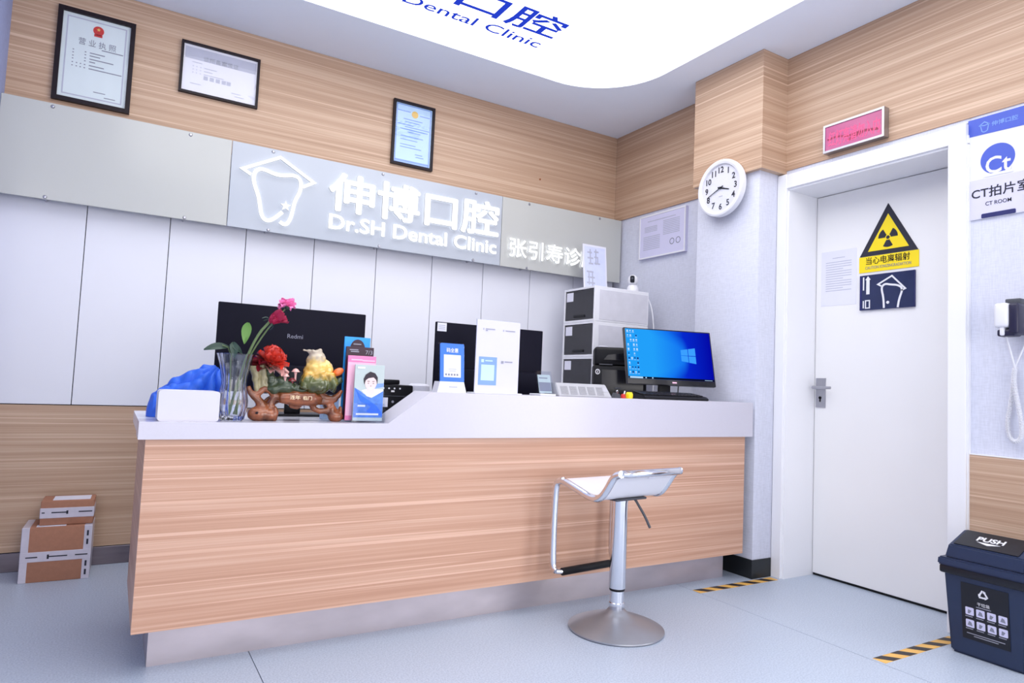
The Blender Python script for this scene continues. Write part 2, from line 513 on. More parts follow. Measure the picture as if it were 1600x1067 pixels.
def lathe(bm, prof, o, seg=32, b=None, flute=0, depth=0.0):
    b = b or Basis((0, 0, 0), (1, 0, 0), (0, 1, 0))
    o = Vector(o)
    rings = []
    for r, z in prof:
        ring = []
        for k in range(seg):
            a = 2 * PI * k / seg
            rr = r * (1 + depth * math.cos(flute * a)) if flute else r
            ring.append(bm.verts.new(o + b.u * rr * math.cos(a) + b.v * rr * math.sin(a) + b.n * z))
        rings.append(ring)
    for p, q in zip(rings, rings[1:]):
        for k in range(seg):
            bm.faces.new((p[k], p[(k + 1) % seg], q[(k + 1) % seg], q[k]))
    if prof[0][0] > 1e-6:
        bm.faces.new(rings[0][::-1])
    if prof[-1][0] > 1e-6:
        bm.faces.new(rings[-1])
    bmesh.ops.remove_doubles(bm, verts=bm.verts, dist=1e-6)
    return bm


def disc(bm, b, cx, cz, r, n0, n1, seg=28):
    return prism(bm, [(cx + r * math.cos(2 * PI * k / seg), cz + r * math.sin(2 * PI * k / seg)) for k in range(seg)], b, n0, n1)


def round_rect(x0, x1, y0, y1, r, seg=6):
    pts = []
    for cx, cy, a0 in ((x1 - r, y1 - r, 0), (x0 + r, y1 - r, 90), (x0 + r, y0 + r, 180), (x1 - r, y0 + r, 270)):
        for k in range(seg + 1):
            a = math.radians(a0 + 90 * k / seg)
            pts.append((cx + r * math.cos(a), cy + r * math.sin(a)))
    return pts


ROOTM = {}


def finish(name, bm, mat, parent=None, smooth=True, ang=35, local=False):
    """link a bmesh written in world coordinates as ONE object"""
    bmesh.ops.recalc_face_normals(bm, faces=bm.faces)
    me = bpy.data.meshes.new(name)
    bm.to_mesh(me)
    bm.free()
    return link_mesh(name, me, mat, parent, smooth, ang, local)


def link_mesh(name, me, mat, parent=None, smooth=True, ang=35, local=False, keep=False):
    if smooth:
        me.shade_smooth()
        me.set_sharp_from_angle(angle=math.radians(ang))
    idx = [p.material_index for p in me.polygons] if keep else None
    me.materials.clear()
    me.materials.append(mat)
    if keep:
        me.materials.append(M['letter_edge']); me.materials.append(M['letter_back'])
        me.polygons.foreach_set('material_index', idx)
    else:
        me.polygons.foreach_set('material_index', [0] * len(me.polygons))
    o = bpy.data.objects.new(name, me)
    COL.objects.link(o)
    if parent is not None:
        mw = ROOTM[parent.name]
        if not local:
            me.transform(mw.inverted())
        o.parent = parent
        ROOTM[o.name] = mw
    else:
        if not local:
            xs = [v.co for v in me.vertices]
            lo = Vector((min(v.x for v in xs), min(v.y for v in xs), min(v.z for v in xs)))
            hi = Vector((max(v.x for v in xs), max(v.y for v in xs), max(v.z for v in xs)))
            c = Vector(((lo.x + hi.x) / 2, (lo.y + hi.y) / 2, lo.z))
            me.transform(Matrix.Translation(-c))
            o.location = c
            ROOTM[o.name] = Matrix.Translation(c)
        else:
            ROOTM[o.name] = Matrix.Identity(4)
    return o


def thing(name, label, cat, loc, rz=0.0, group=None):
    o = bpy.data.objects.new(name, None)
    o.empty_display_size = 0.05
    COL.objects.link(o)
    o.location = loc
    o.rotation_euler = (0, 0, rz)
    ROOTM[o.name] = Matrix.Translation(Vector(loc)) @ Matrix.Rotation(rz, 4, 'Z')
    return tag(o, label, cat, group)


def tag(o, label, cat, group=None):
    o['label'] = label
    o['category'] = cat
    if group:
        o['group'] = group
    return o


def struct(name, bm, mat, parent=None, **k):
    o = finish(name, bm, mat, parent, **k)
    if parent is None:
        o['kind'] = 'structure'
    return o


def nb():
    return bmesh.new()


def text_mesh(body, bold=0.0, ext=0.0, space=1.0):
    c = bpy.data.curves.new('t', 'FONT')
    c.body = body
    c.offset = bold
    c.extrude = ext
    c.resolution_u = 3
    c.space_character = space
    o = bpy.data.objects.new('t', c)
    COL.objects.link(o)
    me = bpy.data.meshes.new_from_object(o.evaluated_get(bpy.context.evaluated_depsgraph_get()))
    bpy.data.objects.remove(o)
    bpy.data.curves.remove(c)
    return me


def bbox2(me):
    xs = [v.co.x for v in me.vertices]; ys = [v.co.y for v in me.vertices]
    return min(xs), max(xs), min(ys), max(ys)


def place_text(me, b, x0, x1, z0, z1, n0, n1, bb=None):
    """fit a text mesh into the rectangle x0..x1, z0..z1 of a basis"""
    a0, a1, c0, c1 = bb or bbox2(me)
    sx = (x1 - x0) / (a1 - a0) if x1 is not None else (z1 - z0) / (c1 - c0)
    sz = (z1 - z0) / (c1 - c0) if z1 is not None else sx
    zs = [v.co.z for v in me.vertices]
    lo, hi = min(zs), max(zs)
    for q in me.polygons:
        q.material_index = 0 if q.normal.z > 0.5 else (2 if q.normal.z < -0.5 else 1)
    for v in me.vertices:
        k = 0 if hi - lo < 1e-7 else (v.co.z - lo) / (hi - lo)
        v.co = b.p(x0 + (v.co.x - a0) * sx, z0 + (v.co.y - c0) * sz, n0 + k * (n1 - n0))
    return me


def lettering(body, b, x0, x1, z0, z1, mat, parent, n0=0.0002, n1=0.0012, bold=0.0, name='lettering', space=1.0):
    me = text_mesh(body, bold, 0.02, space)
    place_text(me, b, x0, x1, z0, z1, n0, n1)
    return link_mesh(name, me, mat, parent, smooth=False)


def glow(o):
    """channel letter: lit face, plain returns, light thrown back on the board"""
    me = o.data
    if len(me.materials) == 1:
        me.materials.append(M['letter_edge']); me.materials.append(M['letter_back'])
    return o


def emblem(name, bm, b, parent):
    bmesh.ops.recalc_face_normals(bm, faces=bm.faces)
    for f in bm.faces:
        d = f.normal.dot(b.n)
        f.material_index = 0 if d > 0.5 else (2 if d < -0.5 else 1)
    me = bpy.data.meshes.new(name); bm.to_mesh(me); bm.free()
    return glow(link_mesh(name, me, M['letter_glow'], parent, smooth=False, keep=True))


def fatten(me, r):
    """thicken every stroke by r: the outline joined with shifted copies of itself"""
    bm = bmesh.new()
    for k in range(8):
        n0 = len(bm.verts)
        bm.from_mesh(me)
        bm.verts.ensure_lookup_table()
        for v in bm.verts[n0:]:
            v.co.x += r * math.cos(k * PI / 4); v.co.y += r * math.sin(k * PI / 4)
    bm.to_mesh(me); bm.free()
    return me


def letters(body, b, x0, x1, z0, z1, mat, parent, n0, n1, bold=0.0, halo=False, fat=0.0):
    """every character as a part of its own"""
    whole = text_mesh(body, bold, 0.05)
    A = bbox2(whole)
    bpy.data.meshes.remove(whole)
    sx = (x1 - x0) / (A[1] - A[0])
    for i, ch in enumerate(body):
        if ch == ' ':
            continue
        pre = text_mesh(body[:i + 1], bold, 0.05)
        right = bbox2(pre)[1]
        bpy.data.meshes.remove(pre)
        me = text_mesh(ch, bold, 0.05)
        a0, a1, c0, c1 = bbox2(me)
        bb_ = (a0, a1, c0, c1)
        if fat:
            fatten(me, fat)
        X1 = x0 + (right - A[0]) * sx
        X0 = X1 - (a1 - a0) * sx
        k = (z1 - z0) / (A[3] - A[2])
        place_text(me, b, X0, X1, z0 + (c0 - A[2]) * k, z0 + (c1 - A[2]) * k, n0, n1, bb_)
        glow(link_mesh('letter', me, mat, parent, smooth=False, keep=True)) if halo else link_mesh('letter', me, mat, parent, smooth=False)


def lines_print(b, rows, mat, parent, name='printed_lines', h=0.004, n=0.0008):
    """blurred lines of small print: rows of (x0, x1, z)"""
    bm = nb()
    for x0, x1, z in rows:
        rect(bm, b, x0, x1, z - h / 2, z + h / 2, 0.0002, n)
    o = finish(name, bm, mat, parent, smooth=False)
    o['kind'] = 'stuff'
    return o


def blobs(name, items, mat, parent, voxel, it=4, rough=0.0, seed=0):
    """balls, ellipsoids and tapering limbs fused into one smooth skin"""
    bm = nb()
    for k in items:
        if k[0] == 'ball':
            _, c, r = k
            r = (r, r, r) if not isinstance(r, tuple) else r
            bmesh.ops.create_icosphere(bm, subdivisions=3, radius=1, matrix=Matrix.Translation(c) @ Matrix.Diagonal((r[0], r[1], r[2], 1)))
        elif k[0] == 'limb':
            tube(bm, k[1], k[2], 10)
        elif k[0] == 'box':
            box(bm, k[1], k[2])
    bmesh.ops.recalc_face_normals(bm, faces=bm.faces)
    me = bpy.data.meshes.new(name)
    bm.to_mesh(me); bm.free()
    o = bpy.data.objects.new(name, me)
    COL.objects.link(o)
    md = o.modifiers.new('r', 'REMESH'); md.mode = 'VOXEL'; md.voxel_size = voxel
    sm = o.modifiers.new('s', 'SMOOTH'); sm.iterations = it; sm.factor = 0.5
    me2 = bpy.data.meshes.new_from_object(o.evaluated_get(bpy.context.evaluated_depsgraph_get()))
    bpy.data.objects.remove(o)
    if rough:
        for v in me2.vertices:
            v.co += v.normal * noise.noise(v.co * 55 + Vector((seed, 0, 0))) * rough
    return link_mesh(name, me2, mat, parent, ang=80)


# ------------------------------------------------------------------ the room
ZC = 2.943
bm = nb(); box(bm, (-2.75, -3.45, -0.10), (3.70, 4.20, -0.006))
floor = struct('floor', bm, M['seam'])
for x0, x1 in ((-2.75, 0.4855), (0.4885, 2.5835), (2.5865, 3.70)):
    bm = nb(); box(bm, (x0, -3.45, -0.006), (x1, 4.20, 0.0), 0.0)
    finish('floor_sheet', bm, M['floor'], floor, smooth=False)

# ceiling with the rounded opening of the luminous panel
PX0, PX1, PY0, PY1, PR = -0.07, 2.79, 0.30, 3.485, 0.48
bm = nb()
inner = round_rect(PX0, PX1, PY0, PY1, PR, 14)
outer = []
cx, cy = (PX0 + PX1) / 2, (PY0 + PY1) / 2
for x, y in inner:                         # matching points on the outer rectangle
    dx, dy = x - cx, y - cy
    k = min(((3.70 - cx) if dx > 0 else (-2.75 - cx)) / dx if abs(dx) > 1e-6 else 1e9,
            ((4.20 - cy) if dy > 0 else (-3.45 - cy)) / dy if abs(dy) > 1e-6 else 1e9)
    outer.append((cx + dx * k, cy + dy * k))
# the outer corners themselves
n = len(inner)
vi = [[bm.verts.new((x, y, z)) for x, y in inner] for z in (ZC, ZC + 0.06)]
vo = [[bm.verts.new((x, y, z)) for x, y in outer] for z in (ZC, ZC + 0.06)]
for i in range(n):
    j = (i + 1) % n
    bm.faces.new((vi[0][i], vi[0][j], vo[0][j], vo[0][i]))
    bm.faces.new((vi[1][i], vo[1][i], vo[1][j], vi[1][j]))
    bm.faces.new((vi[0][i], vi[1][i], vi[1][j], vi[0][j]))
    bm.faces.new((vo[0][i], vo[0][j], vo[1][j], vo[1][i]))
for sx_, sy_ in ((3.70, 4.20), (-2.75, 4.20), (3.70, -3.45), (-2.75, -3.45)):   # close the four corners
    for i in range(n):
        j = (i + 1) % n
        a, c = outer[i], outer[j]
        on = lambda p, q: abs(p[0] - q) < 1e-6
        oy = lambda p, q: abs(p[1] - q) < 1e-6
        if (on(a, sx_) and oy(c, sy_)) or (oy(a, sy_) and on(c, sx_)):
            if (a[0] == c[0]) or (a[1] == c[1]):
                continue
            t0 = bm.verts.new((sx_, sy_, ZC)); t1 = bm.verts.new((sx_, sy_, ZC + 0.06))
            bm.faces.new((vo[0][i], vo[0][j], t0)); bm.faces.new((vo[1][i], t1, vo[1][j]))
box(bm, (-2.9, -3.6, ZC + 0.061), (3.85, 4.35, ZC + 0.16))
ceiling = struct('ceiling', bm, M['ceiling'], smooth=False)

# back wall: dark substrate, laminate above and below, white panels between
bm = nb(); box(bm, (-0.60, 4.026, 0.0), (3.70, 4.20, ZC))
wall_back = struct('wall_back', bm, M['plaster'], smooth=False)
XL = -0.548
bm = nb(); box(bm, (XL, 4.013, 2.22), (3.25, 4.027, ZC - 0.001)); finish('upper_cladding', bm, M['wood'], wall_back, smooth=False)
bm = nb(); box(bm, (XL, 4.013, 0.0915), (3.25, 4.027, 0.7975)); finish('lower_cladding', bm, M['wood'], wall_back, smooth=False)
jx = [XL - 0.002, -0.170, 0.209, 0.594, 0.977, 1.363, 1.742, 2.121, 2.500, 2.880, 3.252]
for a, c in zip(jx, jx[1:]):
    bm = nb(); box(bm, (a + 0.0018, 4.013, 0.802), (c - 0.0018, 4.027, 2.218), 0.001, 1)
    finish('panel', bm, M['white_panel'], wall_back, smooth=False)
bm = nb(); lathe(bm, [(0.0, 0), (0.007, 0), (0.006, 0.004), (0.0, 0.005)], (2.551, 4.013, 2.482), 10, Basis((0, 0, 0), (1, 0, 0), (0, 0, 1)))
finish('wall_plug', bm, M['root_wood'], wall_back)
bm = nb(); box(bm, (XL, 4.004, 0.0), (3.25, 4.013, 0.089), 0.002, 1)
struct('baseboard_back', bm, M['skirting_metal'])

bm = nb(); box(bm, (-2.75, 3.05, 0), (XL, 4.20, ZC))
struct('wall_left', bm, M['shaded_wall'], smooth=False)
bm = nb(); box(bm, (-2.85, -3.45, 0), (-2.70, 3.05, ZC))
struct('wall_far_left', bm, M['wallpaper'], smooth=False)
bm = nb()
box(bm, (-2.75, -3.50, 0), (-1.6, -3.35, ZC)); box(bm, (2.8, -3.50, 0), (3.70, -3.35, ZC)); box(bm, (-1.6, -3.50, 2.5), (2.8, -3.35, ZC))
struct('wall_front', bm, M['wallpaper'], smooth=False)
bm = nb()
for x in (-1.6, -0.53, 0.57, 1.67, 2.74):
    box(bm, (x, -3.46, 0), (x + 0.06, -3.39, 2.5))
for z in (0, 2.44):
    box(bm, (-1.6, -3.46, z), (2.8, -3.39, z + 0.06))
window_1 = struct('window_1', bm, M['brushed'], smooth=False)
for x in (-1.54, -0.47, 0.63, 1.73):
    bm = nb(); box(bm, (x, -3.43, 0.06), (x + 1.03, -3.424, 2.44)); finish('pane', bm, M['glass'], window_1, smooth=False)

# right wall
bm = nb()
box(bm, (3.262, 2.495, 0), (3.70, 4.20, ZC))
box(bm, (3.236, 1.50, 2.262), (3.70, 2.495, ZC))
box(bm, (3.236, 0.72, 0), (3.70, 1.502, ZC))
box(bm, (3.236, -1.75, 2.42), (3.70, 0.72, ZC))
box(bm, (3.236, -3.45, 0), (3.70, -1.75, ZC))
box(bm, (3.56, 1.50, 0), (3.70, 2.50, 2.262))
wall_right = struct('wall_right', bm, M['wallpaper'], smooth=False)
bm = nb(); box(bm, (3.250, 2.96, 2.281), (3.264, 4.012, ZC - 0.001)); finish('upper_cladding', bm, M['wood'], wall_right, smooth=False)
bm = nb(); box(bm, (3.230, -3.34, 2.282), (3.240, 2.46, ZC - 0.001)); finish('upper_cladding', bm, M['wood'], wall_right, smooth=False)
bm = nb(); box(bm, (3.226, 0.74, 0.09), (3.240, 1.502, 0.780)); finish('lower_cladding', bm, M['wood'], wall_right, smooth=False)
bm = nb(); box(bm, (3.224, 0.74, 0.780), (3.240, 1.502, 0.784)); finish('edge_strip', bm, M['frame_white'], wall_right, smooth=False)
bm = nb(); box(bm, (3.222, 0.74, 0), (3.236, 1.502, 0.09), 0.002, 1)
struct('baseboard_right', bm, M['black_skirting'])
bm = nb()
for y in (-1.75, -0.55, 0.66):
    box(bm, (3.30, y, 0), (3.37, y + 0.06, 2.42))
for z in (0, 2.36):
    box(bm, (3.30, -1.75, z), (3.37, 0.72, z + 0.06))
window_2 = struct('window_2', bm, M['brushed'], smooth=False)
for y in (-1.69, -0.49):
    bm = nb(); box(bm, (3.333, y, 0.06), (3.339, y + 1.14, 2.36)); finish('pane', bm, M['glass'], window_2, smooth=False)

# pillar between the desk and the door
bm = nb(); box(bm, (3.050, 2.494, 0), (3.264, 2.958, 2.40), 0.004, 2)
pillar = struct('wall_pillar', bm, M['wallpaper'])
bm = nb(); box(bm, (3.020, 2.458, 2.262), (3.262, 2.972, ZC - 0.001)); finish('upper_cladding', bm, M['wood'], pillar, smooth=False)
bm = nb(); box(bm, (3.044, 2.489, 0), (3.20, 2.96, 0.102), 0.002, 1)
struct('baseboard_pillar', bm, M['black_skirting'])

# door frame and door
bm = nb()
for y0, y1 in ((2.432, 2.492), (1.504, 1.578)):
    box(bm, (3.200, y0, 0), (3.238, y1, 2.253), 0.002, 1)
box(bm, (3.202, 1.576, 2.170), (3.238, 2.434, 2.250), 0.002, 1)
box(bm, (3.216, 2.424, 0), (3.56, 2.50, 2.163)); box(bm, (3.216, 1.50, 0), (3.56, 1.586, 2.163)); box(bm, (3.216, 1.50, 2.160), (3.56, 2.50, 2.20))
trim_1 = struct('trim_1', bm, M['frame_white'])
bm = nb(); box(bm, (3.466, 1.5875, 0.014), (3.508, 2.4215, 2.157), 0.002, 1)
door_1 = struct('door_1', bm, M['door_white'])
bm = nb(); box(bm, (3.474, 1.5875, 0.001), (3.500, 2.4215, 0.0139)); finish('gap_shade_strip', bm, M['black'], door_1, smooth=False)  # black strip standing in for the shadow in the gap under the door
b = side(3.466)
bm = nb(); rect(bm, b, -2.410, -2.352, 0.942, 1.108, 0, 0.006); lock = finish('lock_plate', bm, M['brushed'], door_1, smooth=False)
bm = nb()
tube(bm, [b.p(-2.392, 1.053, 0.005), b.p(-2.392, 1.053, 0.055)], 0.010)
tube(bm, [b.p(-2.400, 1.053, 0.050), b.p(-2.36, 1.053, 0.054), b.p(-2.29, 1.054, 0.052)], [0.010, 0.009, 0.008])
finish('handle', bm, M['brushed'], lock)
bm = nb(); disc(bm, b, -2.383, 0.997, 0.008, 0.005, 0.009, 14); rect(bm, b, -2.386, -2.380, 0.974, 0.997, 0.005, 0.009)
finish('keyhole', bm, M['black'], lock)

# luminous ceiling with backlit lettering
lp = thing('ceiling_light', 'large luminous white ceiling panel with rounded corners and blue clinic lettering', 'ceiling light', (cx, cy, ZC + 0.02))
bm = nb()
prism(bm, [(x, -y) for x, y in inner], Basis((0, 0, ZC + 0.024), (1, 0, 0), (0, -1, 0)), -0.03, 0.0)
finish('diffuser', bm, M['panel_glow'], lp, smooth=False)
bc = Basis((0, 0, ZC + 0.024), (1, 0, 0), (0, -1, 0))
letters('伸博口腔', bc, 0.68, 2.010, -3.108, -2.895, M['panel_blue'], lp, 0.0008, 0.0022, bold=0.012)
letters('Dr.SH Dental Clinic', bc, 0.70, 1.995, -3.235, -3.150, M['panel_blue'], lp, 0.0008, 0.0022, bold=0.006)
for x, y in ((-1.3, -1.6), (1.6, -1.6)):  # fill panels added out of view to brighten the room
    t = thing('ceiling_light', '%s square fill light panel added out of view on the ceiling behind the camera' % ('left' if x < 0 else 'right'), 'ceiling light', (x, y, ZC - 0.03))
    bm = nb(); box(bm, (x - 0.62, y - 0.62, ZC - 0.03), (x + 0.62, y + 0.62, ZC), 0.003, 1); finish('frame', bm, M['white'], t)
    bm = nb(); box(bm, (x - 0.59, y - 0.59, ZC - 0.032), (x + 0.59, y + 0.59, ZC - 0.0295)); finish('diffuser', bm, M['fill_glow'], t, smooth=False)

# ------------------------------------------------------------------ illuminated sign board on the back wall
YS = 3.92
sg = thing('sign_board', 'long pale sign board with glowing white tooth emblem and lettering above the desk', 'sign', (1.35, 3.93, 1.795))
b = back(YS)
for x0, x1, m in ((-0.547, 0.475, 'sign_grey'), (0.478, 2.197, 'sign_blue'), (2.200, 3.243, 'sign_grey')):
    bm = nb(); box(bm, (x0, YS, 1.795), (x1, YS + 0.012, 2.272), 0.0015, 1)
    finish('panel', bm, M[m], sg, smooth=False)
for x in (-0.343, 0.268, 0.694, 1.345, 1.993, 2.413, 3.034):
    for z in (2.255, 1.806):
        if z < 2 and x > 2.9:
            continue
        bm = nb()
        lathe(bm, [(0, 0.006), (0.006, 0.005), (0.009, 0.001), (0.009, 0), (0.006, -0.002), (0.006, -0.094)], (x, YS, z), 12, Basis((0, 0, 0), (1, 0, 0), (0, 0, 1)))
        finish('screw', bm, M['brushed'], sg)
roof = [(0.581, 2.097), (0.536, 2.121), (0.732, 2.225), (0.925, 2.116), (0.862, 2.077)]
tooth = [(0.761, 1.916), (0.722, 1.874), (0.689, 1.852), (0.663, 1.858), (0.646, 1.888), (0.636, 1.944), (0.626, 1.987), (0.603, 2.04), (0.593, 2.083), (0.602, 2.122), (0.628, 2.139), (0.659, 2.137), (0.707, 2.122), (0.754, 2.123), (0.809, 2.138), (0.842, 2.128), (0.855, 2.096), (0.85, 2.045), (0.826, 1.994), (0.817, 1.942), (0.809, 1.89), (0.791, 1.852), (0.771, 1.845), (0.749, 1.858)]


def star(cx, cz, R, rot=90):
    return [((R if k % 2 == 0 else R * 0.42) * math.cos(math.radians(rot + 36 * k)) + cx, (R if k % 2 == 0 else R * 0.42) * math.sin(math.radians(rot + 36 * k)) + cz) for k in range(10)]


bm = nb(); ribbon(bm, roof, 0.019, b, 0.011, 0.020); emblem('roof_emblem', bm, b, sg)
bm = nb(); ribbon(bm, smooth2(tooth, 2), 0.022, b, 0.0112, 0.0195); emblem('tooth_emblem', bm, b, sg)
bm = nb(); prism(bm, star(0.776, 1.953, 0.032), b, 0.011, 0.020); emblem('star_emblem', bm, b, sg)
letters('伸博口腔', b, 1.022, 2.160, 1.980, 2.204, M['letter_glow'], sg, 0.010, 0.019, halo=True, fat=0.030)
letters('Dr.SH Dental Clinic', b, 1.028, 2.154, 1.866, 1.952, M['letter_glow'], sg, 0.010, 0.017, bold=0.006, halo=True, fat=0.030)
letters('张引寿诊所', b, 2.258, 3.010, 1.868, 1.996, M['letter_glow'], sg, 0.010, 0.017, halo=True, fat=0.022)


# ------------------------------------------------------------------ framed certificates
def framed(label, b, x0, x1, z0, z1, w, paper, frame='frame_dark', dp=0.022):
    t = thing('picture_frame', label, 'picture frame', b.p((x0 + x1) / 2, z0, 0))
    bm = nb()
    ribbon(bm, [(x0 + w / 2, z0 + w / 2), (x1 - w / 2, z0 + w / 2), (x1 - w / 2, z1 - w / 2), (x0 + w / 2, z1 - w / 2)], w, b, 0.0, dp, closed=True)
    finish('frame', bm, M[frame], t, smooth=False)
    bm = nb(); rect(bm, b, x0 + w * .7, x1 - w * .7, z0 + w * .7, z1 - w * .7, 0.001, 0.008)
    cert = finish('certificate', bm, M[paper], t, smooth=False)
    pb = Basis(b.p(0, 0, 0.008), b.u, b.v)
    bm = nb(); rect(bm, b, x0 + w * .8, x1 - w * .8, z0 + w * .8, z1 - w * .8, 0.0125, 0.0145)
    finish('glass_pane', bm, M['glass'], t, smooth=False)
    return cert, pb


b = back(4.0128)
t, pb = framed('tall dark frame with a licence and red emblem, leftmost on the wood wall', b, -0.362, -0.022, 2.322, 2.806, 0.022, 'paper_mint')
bm = nb(); disc(bm, pb, -0.186, 2.722, 0.024, 0.0002, 0.0012, 20); rect(bm, pb, -0.204, -0.168, 2.690, 2.703, 0.0002, 0.0012)
finish('red_emblem', bm, M['red'], t, smooth=False)
bm = nb(); prism(bm, star(-0.186, 2.728, 0.010), pb, 0.0012, 0.0018)
finish('gold_star', bm, M['gold'], t, smooth=False)
lettering('营 业 执 照', pb, -0.268, -0.104, 2.632, 2.668, M['ink_grey'], t)
rows = [(-0.166, -0.070, 2.625)]
for i, z in enumerate((2.598, 2.583, 2.566, 2.551, 2.532, 2.515)):
    rows += [(-0.216, (-0.15, -0.17, -0.11, -0.19, -0.15, -0.07)[i], z)]
    rows += [(-0.290, -0.284, z), (-0.238, -0.231, z)]
    if i > 3:
        rows += [(-0.272, -0.266, z), (-0.255, -0.249, z)]
lines_print(pb, rows, M['ink_grey'], t, h=0.005)
lines_print(pb, [(-0.188, -0.135, 2.400), (-0.140, -0.090, 2.380)], M['ink_grey'], t, h=0.004)
bm = nb()
ribbon(bm, [(-0.320, 2.365), (-0.064, 2.365), (-0.064, 2.765), (-0.320, 2.765)], 0.006, pb, 0.0002, 0.0008, closed=True)
finish('printed_border', bm, M['ink_pale'], t, smooth=False)

t, pb = framed('wide dark frame with a pale certificate, second from left on the wood wall', b, 0.197, 0.604, 2.508, 2.796, 0.013, 'paper')
bm = nb(); rect(bm, pb, 0.218, 0.584, 2.706, 2.770, 0.0002, 0.0007); finish('printed_band', bm, M['ink_pale'], t, smooth=False)
lettering('诊所备案凭证', pb, 0.310, 0.492, 2.706, 2.733, M['ink_grey'], t, 0.0008, 0.0014)
rows = [(0.255, 0.305, 2.690)]
for i, z in enumerate((2.668, 2.650, 2.632)):
    rows += [(0.258, 0.264, z), (0.276, 0.282, z), (0.296, 0.302, z), (0.316, (0.38, 0.36, 0.42)[i], z)]
rows += [(0.250, 0.305, 2.570), (0.462, 0.512, 2.566), (0.480, 0.53, 2.550)]
lines_print(pb, rows, M['ink_pale'], t, h=0.004)
bm = nb()
for x in (0.327, 0.358, 0.389, 0.420, 0.445):
    rect(bm, pb, x - 0.011, x + 0.011, 2.603, 2.625, 0.0002, 0.0008)
finish('printed_stamps', bm, M['ink_pale'], t, smooth=False)

t, pb = framed('small upright dark frame with a pale blue certificate, above the clinic lettering', b, 1.417, 1.702, 2.364, 2.785, 0.016, 'paper_blue')
bm = nb(); disc(bm, pb, 1.566, 2.712, 0.023, 0.0002, 0.001, 18); finish('gold_emblem', bm, M['gold'], t, smooth=False)
rows = [(1.445, 1.535, 2.722), (1.600, 1.670, 2.712), (1.49, 1.62, 2.672), (1.50, 1.60, 2.655), (1.45, 1.56, 2.635), (1.50, 1.67, 2.622), (1.47, 1.66, 2.606), (1.52, 1.61, 2.59), (1.475, 1.63, 2.56), (1.475, 1.59, 2.538), (1.475, 1.58, 2.505), (1.475, 1.62, 2.488), (1.58, 1.63, 2.452), (1.585, 1.64, 2.436)]
lines_print(pb, rows, M['sky'], t, h=0.006)
bm = nb(); rect(bm, pb, 1.44, 1.68, 2.392, 2.404, 0.0002, 0.0008)
ribbon(bm, [(1.443, 2.386), (1.676, 2.386), (1.676, 2.762), (1.443, 2.762)], 0.006, pb, 0.0002, 0.0007, closed=True)
finish('printed_border', bm, M['sky'], t, smooth=False)

# white notice board beside the pillar
b = side(3.2618)
t = thing('notice_board', 'thick white framed notice with two printed stamps, hung below the wood panel beside the pillar', 'notice', (3.255, 3.475, 1.94))
bm = nb(); rect(bm, b, -3.705, -3.246, 1.940, 2.252, 0, 0.024); finish('board', bm, M['paper_lilac'], t, smooth=False)
pb = side(3.2378)
bm = nb(); ribbon(bm, [(-3.700, 1.945), (-3.251, 1.945), (-3.251, 2.247), (-3.700, 2.247)], 0.010, pb, 0, 0.003, closed=True)
finish('rim', bm, M['white'], t, smooth=False)
rows = [(-3.62, -3.34, 2.205)]
for k in range(4):
    rows += [(-3.65, -3.52, 2.165 - k * 0.011)]
for k in range(8):
    rows += [(-3.66, -3.49, 2.095 - k * 0.013)]
for k in range(9):
    rows += [(-3.46, -3.30, 2.185 - k * 0.012)]
lines_print(pb, rows, M['ink_pale'], t, h=0.006)
bm = nb()
for y in (3.370, 3.312):
    ribbon(bm, [(-y + 0.020 * math.cos(a * PI / 8), 2.028 + 0.020 * math.sin(a * PI / 8)) for a in range(16)], 0.005, pb, 0.0002, 0.001, closed=True)
finish('printed_stamps', bm, M['ink_grey'], t, smooth=False)

# ------------------------------------------------------------------ wall clock
b = side(3.018)
CY, CZ = -2.722, 2.200
t = thing('wall_clock', 'round white wall clock with black numerals, hung on the pillar', 'clock', (3.018, 2.722, 2.030))
bb = Basis(b.p(CY, CZ, 0), b.u, b.v)
bm = nb()
lathe(bm, [(0.0, 0.0), (0.158, 0.0), (0.168, 0.006), (0.170, 0.030), (0.166, 0.040), (0.156, 0.043), (0.143, 0.039), (0.138, 0.026), (0.0, 0.026)], (0, 0, 0), 56, Basis((0, 0, 0), b.u, b.v))
bmesh.ops.translate(bm, verts=bm.verts, vec=b.p(CY, CZ, 0))
finish('case', bm, M['white'], t, ang=30)
bm = nb(); disc(bm, bb, 0, 0, 0.137, 0.0262, 0.0272, 48); dial = finish('dial', bm, M['paper'], t, smooth=False)
for k in range(1, 13):
    a = PI / 2 - k * PI / 6
    me = text_mesh(str(k), 0.022, 0.02)
    a0, a1, c0, c1 = bbox2(me)
    h = 0.037; w = (a1 - a0) / (c1 - c0) * h * 0.96
    px, pz = 0.108 * math.cos(a), 0.110 * math.sin(a)
    place_text(me, bb, px - w / 2, px + w / 2, pz - h / 2, pz + h / 2, 0.0274, 0.0284)
    link_mesh('numeral', me, M['ink'], dial, smooth=False)


def hand(name, ang, L, w, n):
    a = math.radians(90 - ang)
    d = Vector((math.cos(a), math.sin(a))); q = Vector((-d.y, d.x))
    pts = [(-d * 0.022 + q * w / 2), (-d * 0.022 - q * w / 2), (d * L - q * w * 0.28), (d * L + q * w * 0.28)]
    bm = nb(); prism(bm, [tuple(p) for p in pts], bb, n, n + 0.0015)
    finish(name, bm, M['black'], t, smooth=False)


hand('hour_hand', 107, 0.066, 0.009, 0.029)
hand('minute_hand', 247, 0.108, 0.006, 0.032)
bm = nb(); disc(bm, bb, 0, 0, 0.007, 0.0274, 0.036, 16); finish('hub', bm, M['black'], t, smooth=False)
bm = nb(); rect(bm, bb, -0.014, 0.014, -0.052, -0.047, 0.0273, 0.0280); finish('printed_mark', bm, M['ink_pale'], dial, smooth=False)
